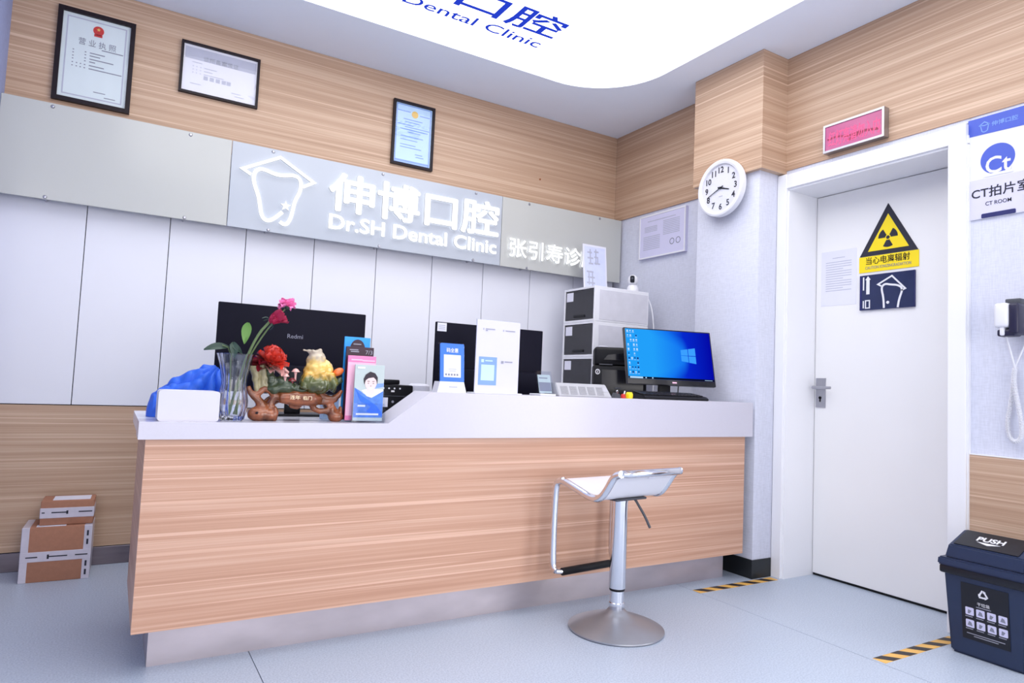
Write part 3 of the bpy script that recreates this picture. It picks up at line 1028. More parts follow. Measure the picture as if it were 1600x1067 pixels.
# clear cover
bm = nb(); disc(bm, bb, 0, 0, 0.1395, 0.0372, 0.0386, 48); finish('cover_glass', bm, M['glass'], t, smooth=False)

# ------------------------------------------------------------------ red warning light above the door
b = side(3.2298)
t = thing('warning_light', 'red lit warning box in a silver frame above the door', 'sign', (3.215, 2.032, 2.300))
bm = nb(); rect(bm, b, -2.198, -1.868, 2.302, 2.452, 0, 0.034); finish('housing', bm, M['dark_grey'], t, smooth=False)
bm = nb(); ribbon(bm, [(-2.193, 2.307), (-1.873, 2.307), (-1.873, 2.447), (-2.193, 2.447)], 0.011, b, 0.002, 0.042, closed=True)
finish('frame', bm, M['brushed'], t, smooth=False)
bm = nb(); rect(bm, b, -2.190, -1.876, 2.310, 2.444, 0.034, 0.037); finish('window', bm, M['led_face'], t, smooth=False)
lettering('红灯亮请勿入内', b, -2.170, -1.892, 2.330, 2.410, M['led_red'], t, 0.0372, 0.038, bold=0.004)
bm = nb()
ribbon(bm, [(-2.178, 2.372), (-2.12, 2.376), (-2.06, 2.360), (-1.99, 2.366)], 0.010, b, 0.0371, 0.0374)
ribbon(bm, [(-2.06, 2.338), (-1.97, 2.362), (-1.90, 2.350)], 0.013, b, 0.0371, 0.0374)
finish('printed_pattern', bm, M['led_dark'], t, smooth=False)

# ------------------------------------------------------------------ room sign right of the door
b = side(3.2350)
t = thing('room_sign', 'white and blue door sign reading CT ROOM, right of the door', 'sign', (3.231, 1.36, 1.812))
bm = nb(); prism(bm, [(x, z) for x, z in round_rect(-1.505, -1.215, 1.812, 2.266, 0.006, 3)], b, 0, 0.008); finish('board', bm, M['paper'], t, smooth=False)
pb = side(3.2270)
bm = nb(); prism(bm, [(-1.505, 2.190), (-1.215, 2.180), (-1.215, 2.266), (-1.505, 2.266)], pb, 0, 0.0015); finish('blue_header', bm, M['blue_sign'], t, smooth=False)
hb = side(3.2255)
bm = nb()
ribbon(bm, [(-1.462, 2.228), (-1.440, 2.243), (-1.418, 2.228)], 0.004, hb, 0, 0.0008)
ribbon(bm, [(-1.456, 2.230), (-1.450, 2.203), (-1.444, 2.198), (-1.436, 2.198), (-1.428, 2.203), (-1.423, 2.230), (-1.440, 2.226), (-1.456, 2.230)], 0.004, hb, 0, 0.0008)
finish('tooth_emblem', bm, M['sky'], t, smooth=False)
lettering('伸博口腔', hb, -1.412, -1.312, 2.214, 2.236, M['sky'], t, 0, 0.0008, bold=0.01)
bm = nb(); disc(bm, pb, -1.390, 2.066, 0.066, 0, 0.0012, 40); finish('round_badge', bm, M['blue_sign'], t, smooth=False)
lettering('Ct', side(3.2258), -1.436, -1.338, 2.004, 2.078, M['paper'], t, 0, 0.001, bold=0.012)
bm = nb(); rect(bm, pb, -1.445, -1.332, 1.993, 2.005, 0.0013, 0.0018); finish('badge_base', bm, M['paper'], t, smooth=False)
bm = nb(); rect(bm, pb, -1.503, -1.217, 1.814, 1.988, 0, 0.0006); finish('lower_field', bm, M['paper_lilac'], t, smooth=False)
lettering('CT拍片室', pb, -1.492, -1.268, 1.902, 1.952, M['ink'], t, 0.0008, 0.0016, bold=0.012)
lettering('CT ROOM', pb, -1.437, -1.338, 1.866, 1.883, M['ink'], t, 0.0008, 0.0016, bold=0.006)
bm = nb(); prism(bm, round_rect(-1.453, -1.322, 1.812, 1.832, 0.005, 3), pb, 0.0008, 0.002); finish('pull_slot', bm, M['deep_blue'], t, smooth=False)

# ------------------------------------------------------------------ signs on the door
b = side(3.4658)
t = thing('radiation_sign', 'yellow and black triangular radiation warning sign on the white door', 'sign', (3.465, 2.0, 1.683))
bm = nb(); prism(bm, [(-2.157, 1.771), (-1.848, 1.771), (-2.003, 2.041)], b, 0, 0.003); finish('black_triangle', bm, M['ink'], t, smooth=False)
bm = nb(); prism(bm, [(-2.111, 1.795), (-1.893, 1.795), (-2.002, 1.985)], b, 0.003, 0.0038); finish('yellow_triangle', bm, M['yellow'], t, smooth=False)
bm = nb(); rect(bm, b, -2.160, -1.844, 1.683, 1.769, 0, 0.003); finish('yellow_strip', bm, M['yellow'], t, smooth=False)
bm = nb()
TX, TZ = -2.002, 1.858
disc(bm, b, TX, TZ, 0.0095, 0.004, 0.005, 16)
for a0 in (30, 150, 270):
    pts = [(TX + r * math.cos(math.radians(a)), TZ + r * math.sin(math.radians(a))) for r, rng in ((0.0145, range(-30, 31, 10)), (0.052, range(30, -31, -10))) for a in [a0 + q for q in rng]]
    prism(bm, pts, b, 0.004, 0.005)
finish('trefoil', bm, M['ink'], t, smooth=False)
lettering('当心电离辐射', b, -2.121, -1.888, 1.724, 1.764, M['frame_dark'], t, 0.0032, 0.0042, bold=0.006)
lettering('CAUTION IONIZINGRADIATION', b, -2.125, -1.882, 1.699, 1.715, M['ink_grey'], t, 0.0032, 0.0042)

t = thing('door_plaque', 'dark blue acrylic plaque with white tooth emblem, below the radiation sign', 'plaque', (3.455, 2.005, 1.478))
bm = nb(); rect(bm, b, -2.150, -1.860, 1.478, 1.666, 0, 0.012); finish('board', bm, M['deep_blue'], t, smooth=False)
bm = nb(); rect(bm, b, -2.138, -1.862, 1.480, 1.664, 0.0121, 0.0126); finish('print_field', bm, plain('plaque_navy', (40, 48, 84), 0.12, var=0.1, scale=12), t, smooth=False)
pb = side(3.4531)
bm = nb()
ribbon(bm, [(-2.026, 1.597), (-2.048, 1.610), (-1.974, 1.648), (-1.905, 1.575), (-1.925, 1.566)], 0.008, pb, 0, 0.002)
ribbon(bm, smooth2([(-2.015, 1.482), (-2.018, 1.537), (-2.028, 1.580), (-2.026, 1.598), (-2.009, 1.610), (-1.981, 1.602), (-1.950, 1.598), (-1.925, 1.585), (-1.920, 1.566), (-1.936, 1.523), (-1.943, 1.480)], 2), 0.010, pb, 0, 0.002)
disc(bm, pb, -1.995, 1.510, 0.008, 0, 0.002, 10)
finish('tooth_emblem', bm, M['white'], t, smooth=False)
bm = nb()
prism(bm, [(-2.112, 1.562), (-2.094, 1.562), (-2.094, 1.640), (-2.088, 1.640), (-2.103, 1.660), (-2.118, 1.640), (-2.112, 1.640)], pb, 0, 0.0015)
rect(bm, pb, -2.131, -2.124, 1.585, 1.656, 0, 0.0015)
rect(bm, pb, -2.131, -2.125, 1.488, 1.528, 0, 0.0015)
ribbon(bm, [(-2.116, 1.488), (-2.094, 1.488), (-2.094, 1.528), (-2.116, 1.528)], 0.006, pb, 0, 0.0015, closed=True)
finish('white_marks', bm, M['white'], t, smooth=False)

t = thing('paper_notice', 'sheet of white paper with faint printed lines taped to the door', 'paper', (3.465, 2.285, 1.518))
bm = nb(); rect(bm, b, -2.388, -2.176, 1.518, 1.830, 0, 0.0012); finish('sheet', bm, M['paper'], t, smooth=False)
pb = side(3.4646)
rows = [(-2.320, -2.245, 1.788)] + [(-2.360, -2.205 - (0.05 if k % 4 == 3 else 0), 1.765 - k * 0.0135) for k in range(13)]
lines_print(pb, rows, M['ink_pale'], t, h=0.0035)

# ------------------------------------------------------------------ handset in its wall cradle
b = side(3.2355)
t = thing('wall_handset', 'white and dark blue handset in a wall cradle with coiled cord', 'handset', (3.2, 1.31, 0.84))
bm = nb(); rect(bm, b, -1.345, -1.225, 1.315, 1.425, 0, 0.022); finish('wall_plate', bm, M['white'], t, smooth=False)
bm = nb()
box(bm, (3.165, 1.282, 1.408), (3.225, 1.338, 1.440), 0.004, 2)
finish('cradle_hook', bm, M['dark_grey'], t)
bm = nb(); box(bm, (3.120, 1.310, 1.318), (3.190, 1.362, 1.420), 0.012, 3); box(bm, (3.128, 1.326, 1.285), (3.180, 1.344, 1.33), 0.006, 2)
finish('handset_body', bm, M['white'], t)
bm = nb(); box(bm, (3.128, 1.276, 1.290), (3.222, 1.312, 1.418), 0.010, 3); box(bm, (3.134, 1.290, 1.282), (3.196, 1.356, 1.312), 0.008, 2)
finish('handset_grip', bm, plain('handset_navy', (34, 32, 58), 0.3), t)
cord = [(1.262, 1.330), (1.285, 1.260), (1.312, 1.192), (1.326, 1.150), (1.328, 1.095), (1.342, 0.991), (1.354, 0.920), (1.345, 0.867), (1.319, 0.848), (1.297, 0.862), (1.291, 0.906), (1.305, 0.993), (1.316, 1.060), (1.322, 1.110), (1.318, 1.150)]
path = [Vector((3.205 + (0.012 if i < 8 else -0.006), y, z)) for i, (y, z) in enumerate(cord)]
path = [Vector(p) for p in smooth2([tuple(p) for p in path], 3)]
first = [p for i, p in enumerate(path) if i < len(path) * 0.22]
rest = [p for i, p in enumerate(path) if i >= len(path) * 0.21]
bm = nb(); tube(bm, first, 0.0035, 8)
tube(bm, [(3.165, 1.335, 1.285), (3.185, 1.326, 1.22), (3.203, 1.318, 1.152)], 0.004, 8)
finish('straight_cord', bm, M['coil'], t)
# helix along the hanging loop
L = [0.0]
for p, q in zip(rest, rest[1:]):
    L.append(L[-1] + (q - p).length)
hel = []
turns = int(L[-1] / 0.0062)
Nn = turns * 9
for k in range(Nn + 1):
    s = L[-1] * k / Nn
    i = max(j for j in range(len(L)) if L[j] <= s + 1e-9)
    i = min(i, len(rest) - 2)
    f = (s - L[i]) / max(1e-9, L[i + 1] - L[i])
    p = rest[i].lerp(rest[i + 1], f)
    tg = (rest[i + 1] - rest[i]).normalized()
    n1 = tg.cross(Vector((1, 0, 0))).normalized(); n2 = Vector((1, 0, 0))
    a = 2 * PI * turns * k / Nn
    hel.append(p + n1 * 0.0075 * math.cos(a) + n2 * 0.0075 * math.sin(a))
bm = nb(); tube(bm, hel, 0.0023, 5); finish('coiled_cord', bm, M['coil'], t)
bm = nb(); tube(bm, rest, 0.0058, 8); finish('cord_core', bm, M['coil'], t)

# ------------------------------------------------------------------ reception counter
rc = thing('reception_counter', 'long reception counter with wood laminate front, white stone top and steel kick plate', 'counter', (1.55, 2.80, 0))
b = back(2.50)
bm = nb(); box(bm, (0.106, 2.505, 0.142), (2.985, 2.523, 0.768)); finish('front_panel', bm, M['wood_counter'], rc, smooth=False)
bm = nb(); box(bm, (0.106, 2.5235, 0.142), (0.124, 3.13, 0.768)); finish('side_panel', bm, M['wood_counter'], rc, smooth=False)
bm = nb(); box(bm, (0.162, 2.590, 0), (2.930, 2.602, 0.142)); finish('kick_plate', bm, M['kick'], rc, smooth=False)
bm = nb(); box(bm, (0.162, 2.6025, 0), (0.174, 3.08, 0.142)); finish('kick_plate', bm, M['kick'], rc, smooth=False)
bm = nb(); box(bm, (0.124, 2.525, 0.1421), (2.97, 3.10, 0.154)); finish('base_board', bm, M['dark_grey'], rc, smooth=False)
fb = back(2.490)
prof = [(0.083, 0.768), (3.028, 0.768), (3.028, 0.953), (1.106, 0.953), (0.930, 0.825), (0.083, 0.825)]
ct = thing('counter_top', 'white stone counter top with a sloping step, on the wood front', 'counter top', (1.55, 2.6, 0.768))
bm = nb(); prism(bm, prof, fb, -0.175, 0.0); finish('stepped_top', bm, M['counter_white'], ct, smooth=False)
bm = nb(); box(bm, (0.083, 2.6655, 0.780), (0.935, 3.14, 0.825)); finish('end_top', bm, M['counter_top'], ct, smooth=False)
dk = thing('desk', 'white work desk behind the reception counter, under the drawer stack', 'desk', (2.0, 3.1, 0))
bm = nb(); box(bm, (0.940, 2.666, 0.700), (3.040, 3.30, 0.735)); box(bm, (2.2, 3.30, 0.700), (3.255, 4.00, 0.735)); finish('desk_top', bm, M['counter_top'], dk, smooth=False)
for lo, hi in (((0.945, 2.70), (0.965, 3.10)), ((2.2, 2.70), (2.22, 3.10)), ((2.945, 2.70), (2.965, 3.09)), ((2.2, 3.90), (2.22, 3.98)), ((3.20, 3.90), (3.22, 3.98)), ((2.2, 3.34), (2.22, 3.40))):
    bm = nb(); box(bm, lo + (0.1545 if lo[1] < 3.2 else 0.0,), hi + (0.6995,)); finish('desk_leg', bm, M['white_panel'], dk, smooth=False)

# ------------------------------------------------------------------ bar stool
SC = Vector((1.875, 2.217, 0))
st = thing('bar_stool', 'chrome bar stool with white seat in front of the reception counter', 'stool', SC, 0.11)
bm = nb()
lathe(bm, [(0.0, 0.0), (0.196, 0.0), (0.200, 0.004), (0.199, 0.009), (0.180, 0.018), (0.145, 0.032), (0.105, 0.045), (0.070, 0.057), (0.046, 0.070), (0.034, 0.083), (0.0, 0.083)], (0, 0, 0), 56)
finish('base', bm, M['steel'], st, local=True, ang=50)
bm = nb(); lathe(bm, [(0.0, 0.080), (0.030, 0.080), (0.032, 0.084), (0.032, 0.108), (0.029, 0.111), (0.029, 0.160), (0.0, 0.160)], (0, 0, 0), 32); finish('lower_collar', bm, M['chrome'], st, local=True)
bm = nb(); lathe(bm, [(0.0, 0.158), (0.0315, 0.158), (0.0325, 0.161), (0.0325, 0.170), (0.0, 0.170)], (0, 0, 0), 32); finish('black_ring', bm, M['black'], st, local=True)
bm = nb(); lathe(bm, [(0.0, 0.168), (0.0335, 0.168), (0.0345, 0.171), (0.0345, 0.520), (0.036, 0.530), (0.036, 0.548), (0.0, 0.548)], (0, 0, 0), 36); finish('column', bm, M['chrome'], st, local=True)
HW = 0.178
prof = smooth2([(0.196, 0.588), (0.165, 0.600), (0.060, 0.572), (-0.010, 0.552), (-0.062, 0.556), (-0.100, 0.600), (-0.135, 0.655), (-0.172, 0.668)], 3)
bm = nb()
nrm = []
for i in range(len(prof)):
    a = Vector(prof[max(i - 1, 0)]); c = Vector(prof[min(i + 1, len(prof) - 1)])
    tt = (c - a).normalized(); nrm.append(Vector((tt.y, -tt.x)))
rows_ = []
for i, (v, z) in enumerate(prof):
    q = nrm[i] * 0.008
    rows_.append([bm.verts.new((s * (HW - 0.012), v + k * q.x, z + k * q.y)) for s, k in ((-1, 1), (1, 1), (1, -1), (-1, -1))])
for p, q in zip(rows_, rows_[1:]):
    for k in range(4):
        bm.faces.new((p[k], p[(k + 1) % 4], q[(k + 1) % 4], q[k]))
bm.faces.new(rows_[0][::-1]); bm.faces.new(rows_[-1])
seat = finish('seat', bm, plain('seat_white', (214, 214, 222), 0.3, var=0.01), st, local=True, ang=45)
# chrome frame: up one leg of the footrest, along the seat edge, round the back and down again
leg = smooth2([(0.188, 0.212), (0.205, 0.222), (0.212, 0.26), (0.214, 0.40), (0.210, 0.560), (0.198, 0.590), (0.165, 0.600)], 2)
edge = [(v, z) for v, z in prof if v < 0.16]
half = leg + edge
left = [Vector((-HW, v, z)) for v, z in half]
left = left[:-1]
# rounded corners at the back
vb, zb = prof[-1]
bk = [Vector((-HW + 0.010, vb + 0.004, zb)), Vector((-HW + 0.032, vb - 0.012, zb + 0.001)), Vector((0, vb - 0.014, zb + 0.001)), Vector((HW - 0.032, vb - 0.012, zb + 0.001)), Vector((HW - 0.010, vb + 0.004, zb))]
right = [Vector((HW, p.y, p.z)) for p in left[::-1]]
bm = nb(); tube(bm, left + bk + right, [0.0125] * 8 + [0.015] * (len(left + bk + right) - 16) + [0.0125] * 8, 12)
finish('frame', bm, M['chrome'], st, local=True, ang=60)
bm = nb(); tube(bm, [(-HW, 0.188, 0.212), (-HW + 0.03, 0.182, 0.208), (HW - 0.03, 0.182, 0.208), (HW, 0.188, 0.212)], 0.010, 10); frb = finish('footrest_bar', bm, M['chrome'], st, local=True)
bm = nb(); tube(bm, [(-HW + 0.03, 0.182, 0.208), (HW - 0.03, 0.182, 0.208)], 0.0165, 12); finish('footrest_grip', bm, M['black'], frb, local=True)
bm = nb(); tube(bm, smooth2([(0.02, -0.02, 0.545), (0.040, -0.045, 0.543), (0.050, -0.060, 0.515), (0.070, -0.080, 0.470), (0.085, -0.095, 0.425)], 2), 0.0055, 8); finish('lever', bm, M['dark_grey'], st, local=True)
bm = nb(); box(bm, (-0.09, -0.07, 0.540), (0.09, 0.10, 0.549), 0.003, 1); finish('seat_plate', bm, M['dark_grey'], st, local=True)
# the small maker's sticker on the back of the rest
i0 = min(range(len(prof)), key=lambda i: abs(prof[i][0] + 0.135))
bm = nb()
pA, pB = Vector(prof[i0 - 1]), Vector(prof[i0 + 2])
qn = nrm[i0]
if qn.y > 0: qn = -qn
vs = [bm.verts.new((x, p.x + qn.x * 0.0093, p.y + qn.y * 0.0093)) for x, p in ((0.015, pA), (0.055, pA), (0.055, pB), (0.015, pB))]
v2 = [bm.verts.new((v.co.x, v.co.y - qn.x * 0.001, v.co.z - qn.y * 0.001)) for v in vs]
bm.faces.new(vs); bm.faces.new(v2[::-1])
for k in range(4):
    bm.faces.new((vs[k], vs[(k + 1) % 4], v2[(k + 1) % 4], v2[k]))
finish('sticker', bm, M['paper'], seat, local=True, smooth=False)

# ------------------------------------------------------------------ litter bin
tb = thing('litter_bin', 'dark blue litter bin with a PUSH flap, right of the door', 'bin', (3.09, 1.333, 0))
by0, by1 = 1.192, 1.472
bm = nb()


def frustum(bm, lo, hi):
    """lo, hi: (x0, x1, y0, y1, z)"""
    a = [bm.verts.new((x, y, lo[4])) for x, y in ((lo[0], lo[2]), (lo[1], lo[2]), (lo[1], lo[3]), (lo[0], lo[3]))]
    c = [bm.verts.new((x, y, hi[4])) for x, y in ((hi[0], hi[2]), (hi[1], hi[2]), (hi[1], hi[3]), (hi[0], hi[3]))]
    bm.faces.new(a[::-1]); bm.faces.new(c)
    for k in range(4):
        bm.faces.new((a[k], a[(k + 1) % 4], c[(k + 1) % 4], c[k]))
    es = [e for e in bm.edges if e.verts[0] in a + c and e.verts[1] in a + c]
    return es


es = frustum(bm, (2.990, 3.200, by0 + 0.008, by1 - 0.010, 0.0), (2.962, 3.212, by0 - 0.006, by1 + 0.004, 0.330))
bmesh.ops.bevel(bm, geom=es, offset=0.010, segments=3, affect='EDGES')
finish('body', bm, M['bin_blue'], tb)
bm = nb(); box(bm, (2.948, by0 - 0.016, 0.312), (3.214, by1 + 0.014, 0.345), 0.008, 2); finish('black_rim', bm, M['bin_black'], tb)
bm = nb()
es = frustum(bm, (2.940, 3.216, by0 - 0.020, by1 + 0.018, 0.344), (2.944, 3.214, by0 - 0.018, by1 + 0.016, 0.376)); bmesh.ops.bevel(bm, geom=es, offset=0.006, segments=2, affect='EDGES')
finish('lid_rim', bm, M['bin_blue'], tb)
# hood of the lid: a front band and a slope rising to the ridge
bm = nb()
pr = [(2.956, 0.375), (2.962, 0.428), (3.085, 0.478), (3.205, 0.430), (3.208, 0.375)]
ya, yb = by0 - 0.004, by1 - 0.004
A = [bm.verts.new((x, ya, z)) for x, z in pr]; B = [bm.verts.new((x, yb - (0.0 if z < 0.4 else 0.012), z)) for x, z in pr]
bm.faces.new(A); bm.faces.new(B[::-1])
for k in range(5):
    bm.faces.new((A[k], B[k], B[(k + 1) % 5], A[(k + 1) % 5]))
bmesh.ops.bevel(bm, geom=list(bm.edges), offset=0.005, segments=2, affect='EDGES')
finish('lid_hood', bm, M['bin_blue'], tb)
sl = Basis((2.962, 0, 0.428), (0, -1, 0), (0.123, 0, 0.050))
bm = nb(); rect(bm, sl, -1.440, -1.214, 0.010, 0.128, 0.0005, 0.0035); flap = finish('push_flap', bm, M['bin_black'], tb, smooth=False)
lettering('PUSH', sl, -1.380, -1.283, 0.060, 0.092, M['white'], flap, 0.0036, 0.0046, bold=0.03)
bm = nb(); prism(bm, [(-1.373, 0.052), (-1.290, 0.052), (-1.331, 0.036)], sl, 0.0036, 0.0046); finish('arrow_mark', bm, M['white'], flap, smooth=False)
lb = Basis((2.990 - 0.0012, 0, 0.0), (0, -1, 0), (-0.028, 0, 0.330))
bm = nb(); rect(bm, lb, -1.411, -1.245, 0.072, 0.292, 0.0, 0.0012); lab = finish('label', bm, M['bin_black'], tb, smooth=False)
bm = nb()
cxr, czr = -1.332, 0.258
tri = [(cxr + 0.020 * math.cos(math.radians(a)), czr + 0.020 * math.sin(math.radians(a))) for a in (90, 210, 330)]
for k in range(3):
    p, q = Vector(tri[k]), Vector(tri[(k + 1) % 3])
    ribbon(bm, [tuple(p.lerp(q, 0.08)), tuple(p.lerp(q, 0.68))], 0.006, lb, 0.0013, 0.002)
    d = (q - p).normalized(); nn = Vector((-d.y, d.x)); e = p.lerp(q, 0.68)
    prism(bm, [tuple(e + nn * 0.006), tuple(e - nn * 0.006), tuple(e + d * 0.009)], lb, 0.0013, 0.002)
finish('recycling_mark', bm, M['white'], lab, smooth=False)
lettering('干垃圾', lb, -1.354, -1.310, 0.212, 0.226, M['white'], lab, 0.0013, 0.002)
for r_ in range(2):
    for c_ in range(4):
        x = -1.397 + c_ * 0.0385; z = 0.168 - r_ * 0.048
        bm = nb(); prism(bm, round_rect(x, x + 0.030, z, z + 0.030, 0.003, 2), lb, 0.0013, 0.002); finish('pictogram', bm, M['paper_lilac'], lab, smooth=False)
        bm = nb()
        g = [(0.006, 0.008), (0.024, 0.006), (0.020, 0.020), (0.012, 0.024)] if (r_ + c_) % 2 else [(0.008, 0.006), (0.015, 0.006), (0.022, 0.018), (0.010, 0.022)]
        prism(bm, [(x + p, z + q) for p, q in g], lb, 0.002, 0.0024)
        finish('pictogram_print', bm, M['ink_grey'], lab, smooth=False)
lines_print(lb, [(-1.398 + c * 0.0385, -1.372 + c * 0.0385, z) for c in range(4) for z in (0.162, 0.114)] + [(-1.395, -1.262, 0.096), (-1.370, -1.285, 0.088), (-1.358, -1.306, 0.206)], M['mid_grey'], lab, h=0.003, n=0.002)


# ------------------------------------------------------------------ hazard tape on the floor
def tape(label, x0, x1, y0, y1):
    t = thing('hazard_tape', label, 'floor tape', ((x0 + x1) / 2, (y0 + y1) / 2, 0))
    fl = Basis((0, 0, 0), (1, 0, 0), (0, 1, 0))
    bm = nb(); rect(bm, fl, x0, x1, y0, y1, 0.0, 0.0008); finish('tape_strip', bm, M['tape_yellow'], t, smooth=False)
    x = x0 + 0.005
    w = y1 - y0
    while x + 0.055 + w < x1 + 0.05:
        bm = nb()
        pts = [(x + w * 0.9, y0), (x + 0.055 + w * 0.9, y0), (x + 0.055, y1), (x, y1)]
        pts = [(min(p, x1), q) for p, q in pts]
        prism(bm, pts, fl, 0.0008, 0.0013); finish('black_stripe', bm, M['tape_black'], t, smooth=False)
        x += 0.115


tape('black and yellow hazard tape on the floor between counter and door', 2.588, 3.180, 2.425, 2.478)
tape('black and yellow hazard tape on the floor ending under the litter bin', 2.600, 3.160, 1.500, 1.552)


# ------------------------------------------------------------------ parcels on the floor
def carton(label, o, rz, w, d, h, bands, lean=0.0):
    t = thing('cardboard_box', label, 'box', o, rz)
    bm = nb(); box(bm, (-w / 2, 0, 0), (w / 2, d, h), 0.004, 2); finish('carton', bm, M['cardboard'], t, local=True)
    for lo, hi in bands:
        bm = nb(); box(bm, lo, hi, 0.002, 1); finish('packing_tape', bm, M['tape_clear'], t, local=True)
    return t


w, d, h = 0.272, 0.20, 0.248
t = carton('larger brown parcel with white printed tape, bottom of the stack on the floor', (-0.170, 3.775, 0), -0.03, w, d, h,
           [((-w / 2 - .0015, -.0015, 0.092), (w / 2 + .0015, d + .0015, 0.138)), ((-w / 2 - .001, -.001, -0.0), (-w / 2 + 0.030, d + .001, h + .001)), ((w / 2 - 0.032, -.001, 0.0), (w / 2 + .001, d + .001, h + .001))])
fb_ = Basis((0, -0.0016, 0), (1, 0, 0), (0, 0, 1))
bm = nb()
for x0, x1 in ((-0.115, -0.070), (-0.030, 0.045), (0.075, 0.125)):
    rect(bm, fb_, x0, x1, 0.112, 0.117, 0, 0.0008)
rect(bm, fb_, -0.034, -0.026, 0.104, 0.124, 0, 0.0008)
for z in (0.02, 0.06, 0.16, 0.20):
    rect(bm, fb_, w / 2 - 0.02, w / 2 - 0.012, z, z + 0.025, 0, 0.0008)
finish('tape_print', bm, M['ink'], t, local=True, smooth=False)['kind'] = 'stuff'
bm = nb(); box(bm, (-0.085, 0.012, h + 0.0005), (0.03, 0.06, h + 0.0015)); finish('shipping_label', bm, M['paper'], t, local=True, smooth=False)
w2, d2, h2 = 0.212, 0.150, 0.112
t = carton('smaller brown parcel with a white shipping label, on top of the larger parcel', (-0.140, 3.805, h + 0.002), -0.03, w2, d2, h2,
           [((-w2 / 2 - .0015, -.0015, 0.032), (w2 / 2 + .0015, d2 + .0015, 0.080))])
bm = nb()
for x0, x1 in ((-0.10, -0.088), (-0.062, 0.0), (0.045, 0.10)):
    rect(bm, fb_, x0, x1, 0.056, 0.061, 0, 0.0008)
rect(bm, fb_, -0.004, 0.004, 0.050, 0.066, 0, 0.0008)
finish('tape_print', bm, M['ink'], t, local=True, smooth=False)['kind'] = 'stuff'
bm = nb(); box(bm, (-0.062, 0.018, h2), (0.088, 0.128, h2 + 0.0012)); finish('shipping_label', bm, M['paper'], t, local=True, smooth=False)

# ------------------------------------------------------------------ things on the low end of the counter
ZL, ZU, ZD = 0.825, 0.953, 0.735
t = thing('tissue_box', 'white rectangular box with rounded corners at the left end of the counter', 'box', (0.230, 2.60, ZL))
b = back(2.530)
bm = nb(); prism(bm, round_rect(0.136, 0.326, ZL, ZL + 0.104, 0.010, 4), b, -0.115, 0.0); finish('body', bm, plain('tissue_box_white', (206, 204, 214), 0.4, var=0.01), t)
bm = nb(); box(bm, (0.150, 2.55, ZL + 0.104), (0.312, 2.63, ZL + 0.1045)); finish('lid_panel', bm, M['paper'], t, smooth=False)

# crumpled blue cloth: a bunched heap whose folds fan out from the top right
hs = [(0.0, 0.062), (0.06, 0.085), (0.16, 0.105), (0.38, 0.140), (0.58, 0.168), (0.74, 0.192), (0.86, 0.197), (1.0, 0.178)]


def heap(u):
    for (a_, h0), (b_, h1) in zip(hs, hs[1:]):
        if u <= b_:
            f = (u - a_) / (b_ - a_)
            return h0 + (h1 - h0) * f * f * (3 - 2 * f)
    return hs[-1][1]


bm = nb()
NU, NV = 130, 60
kx, kz = 0.345, 0.205
rings_ = []
for i in range(NU + 1):
    u = i / NU
    x = 0.114 + 0.250 * u
    e0 = min(1.0, u / 0.07, (1 - u) / 0.05 + 0.15)
    h = heap(u) * (0.30 + 0.70 * max(0, e0) ** 0.5)
    row = []
    for j in range(NV + 1):
        ph = PI * j / NV
        ry = 0.070 * (0.35 + 0.65 * max(0, e0) ** 0.5)
        z = h * math.sin(ph) ** 0.75
        y = 2.805 - ry * math.cos(ph) * (1.0 if abs(math.cos(ph)) < 0.97 else 1.0)
        th = math.atan2(kz - z, kx - x + 0.004 + 0.25 * (y - 2.805))
        rr_ = math.hypot(kz - z, kx - x)
        q = Vector((x * 16, y * 16, z * 16))
        wv = abs(math.sin(7.0 * th + 2.2 * noise.noise(q * 0.55) + 10 * rr_))
        amp = 0.008 + 0.14 * min(rr_, 0.16)
        d = (wv ** 0.8 - 0.5) * amp + (0.012 * abs(noise.noise(q * 1.5)) - 0.004) * 1.2
        d *= min(1.0, z / 0.03 + 0.1)
        row.append(bm.verts.new((x + 0.004 * noise.noise(q * 1.2), y - math.cos(ph) * d, ZL + 0.0005 + max(0, z + math.sin(ph) * d))))
    rings_.append(row)
for p, q in zip(rings_, rings_[1:]):
    for j in range(NV):
        bm.faces.new((p[j], p[j + 1], q[j + 1], q[j]))
bm.faces.new(rings_[0][::-1]); bm.faces.new(rings_[-1])
for p, q in zip(rings_, rings_[1:]):
    bm.faces.new((p[0], q[0], q[-1], p[-1]))
tag(finish('blue_cloth', bm, M['cloth_blue'], ang=50), 'crumpled bright blue cloth heaped behind the white box on the counter', 'cloth')

# glass vase
VX, VY = 0.376, 2.585
prof_o = [(0.000, 0.000), (0.034, 0.000), (0.040, 0.006), (0.048, 0.040), (0.050, 0.070), (0.045, 0.105), (0.041, 0.130), (0.043, 0.160), (0.052, 0.205), (0.062, 0.240)]
prof_i = [(0.058, 0.240), (0.048, 0.205), (0.039, 0.160), (0.037, 0.130), (0.041, 0.105), (0.045, 0.070), (0.042, 0.040), (0.034, 0.020), (0.000, 0.018)]
bm = nb(); lathe(bm, prof_o + prof_i, (VX, VY, ZL), 72, None, 12, 0.045)
tag(finish('glass_vase', bm, M['cut_glass'], ang=60), 'clear cut glass vase with fluted sides on the low end of the counter', 'vase')


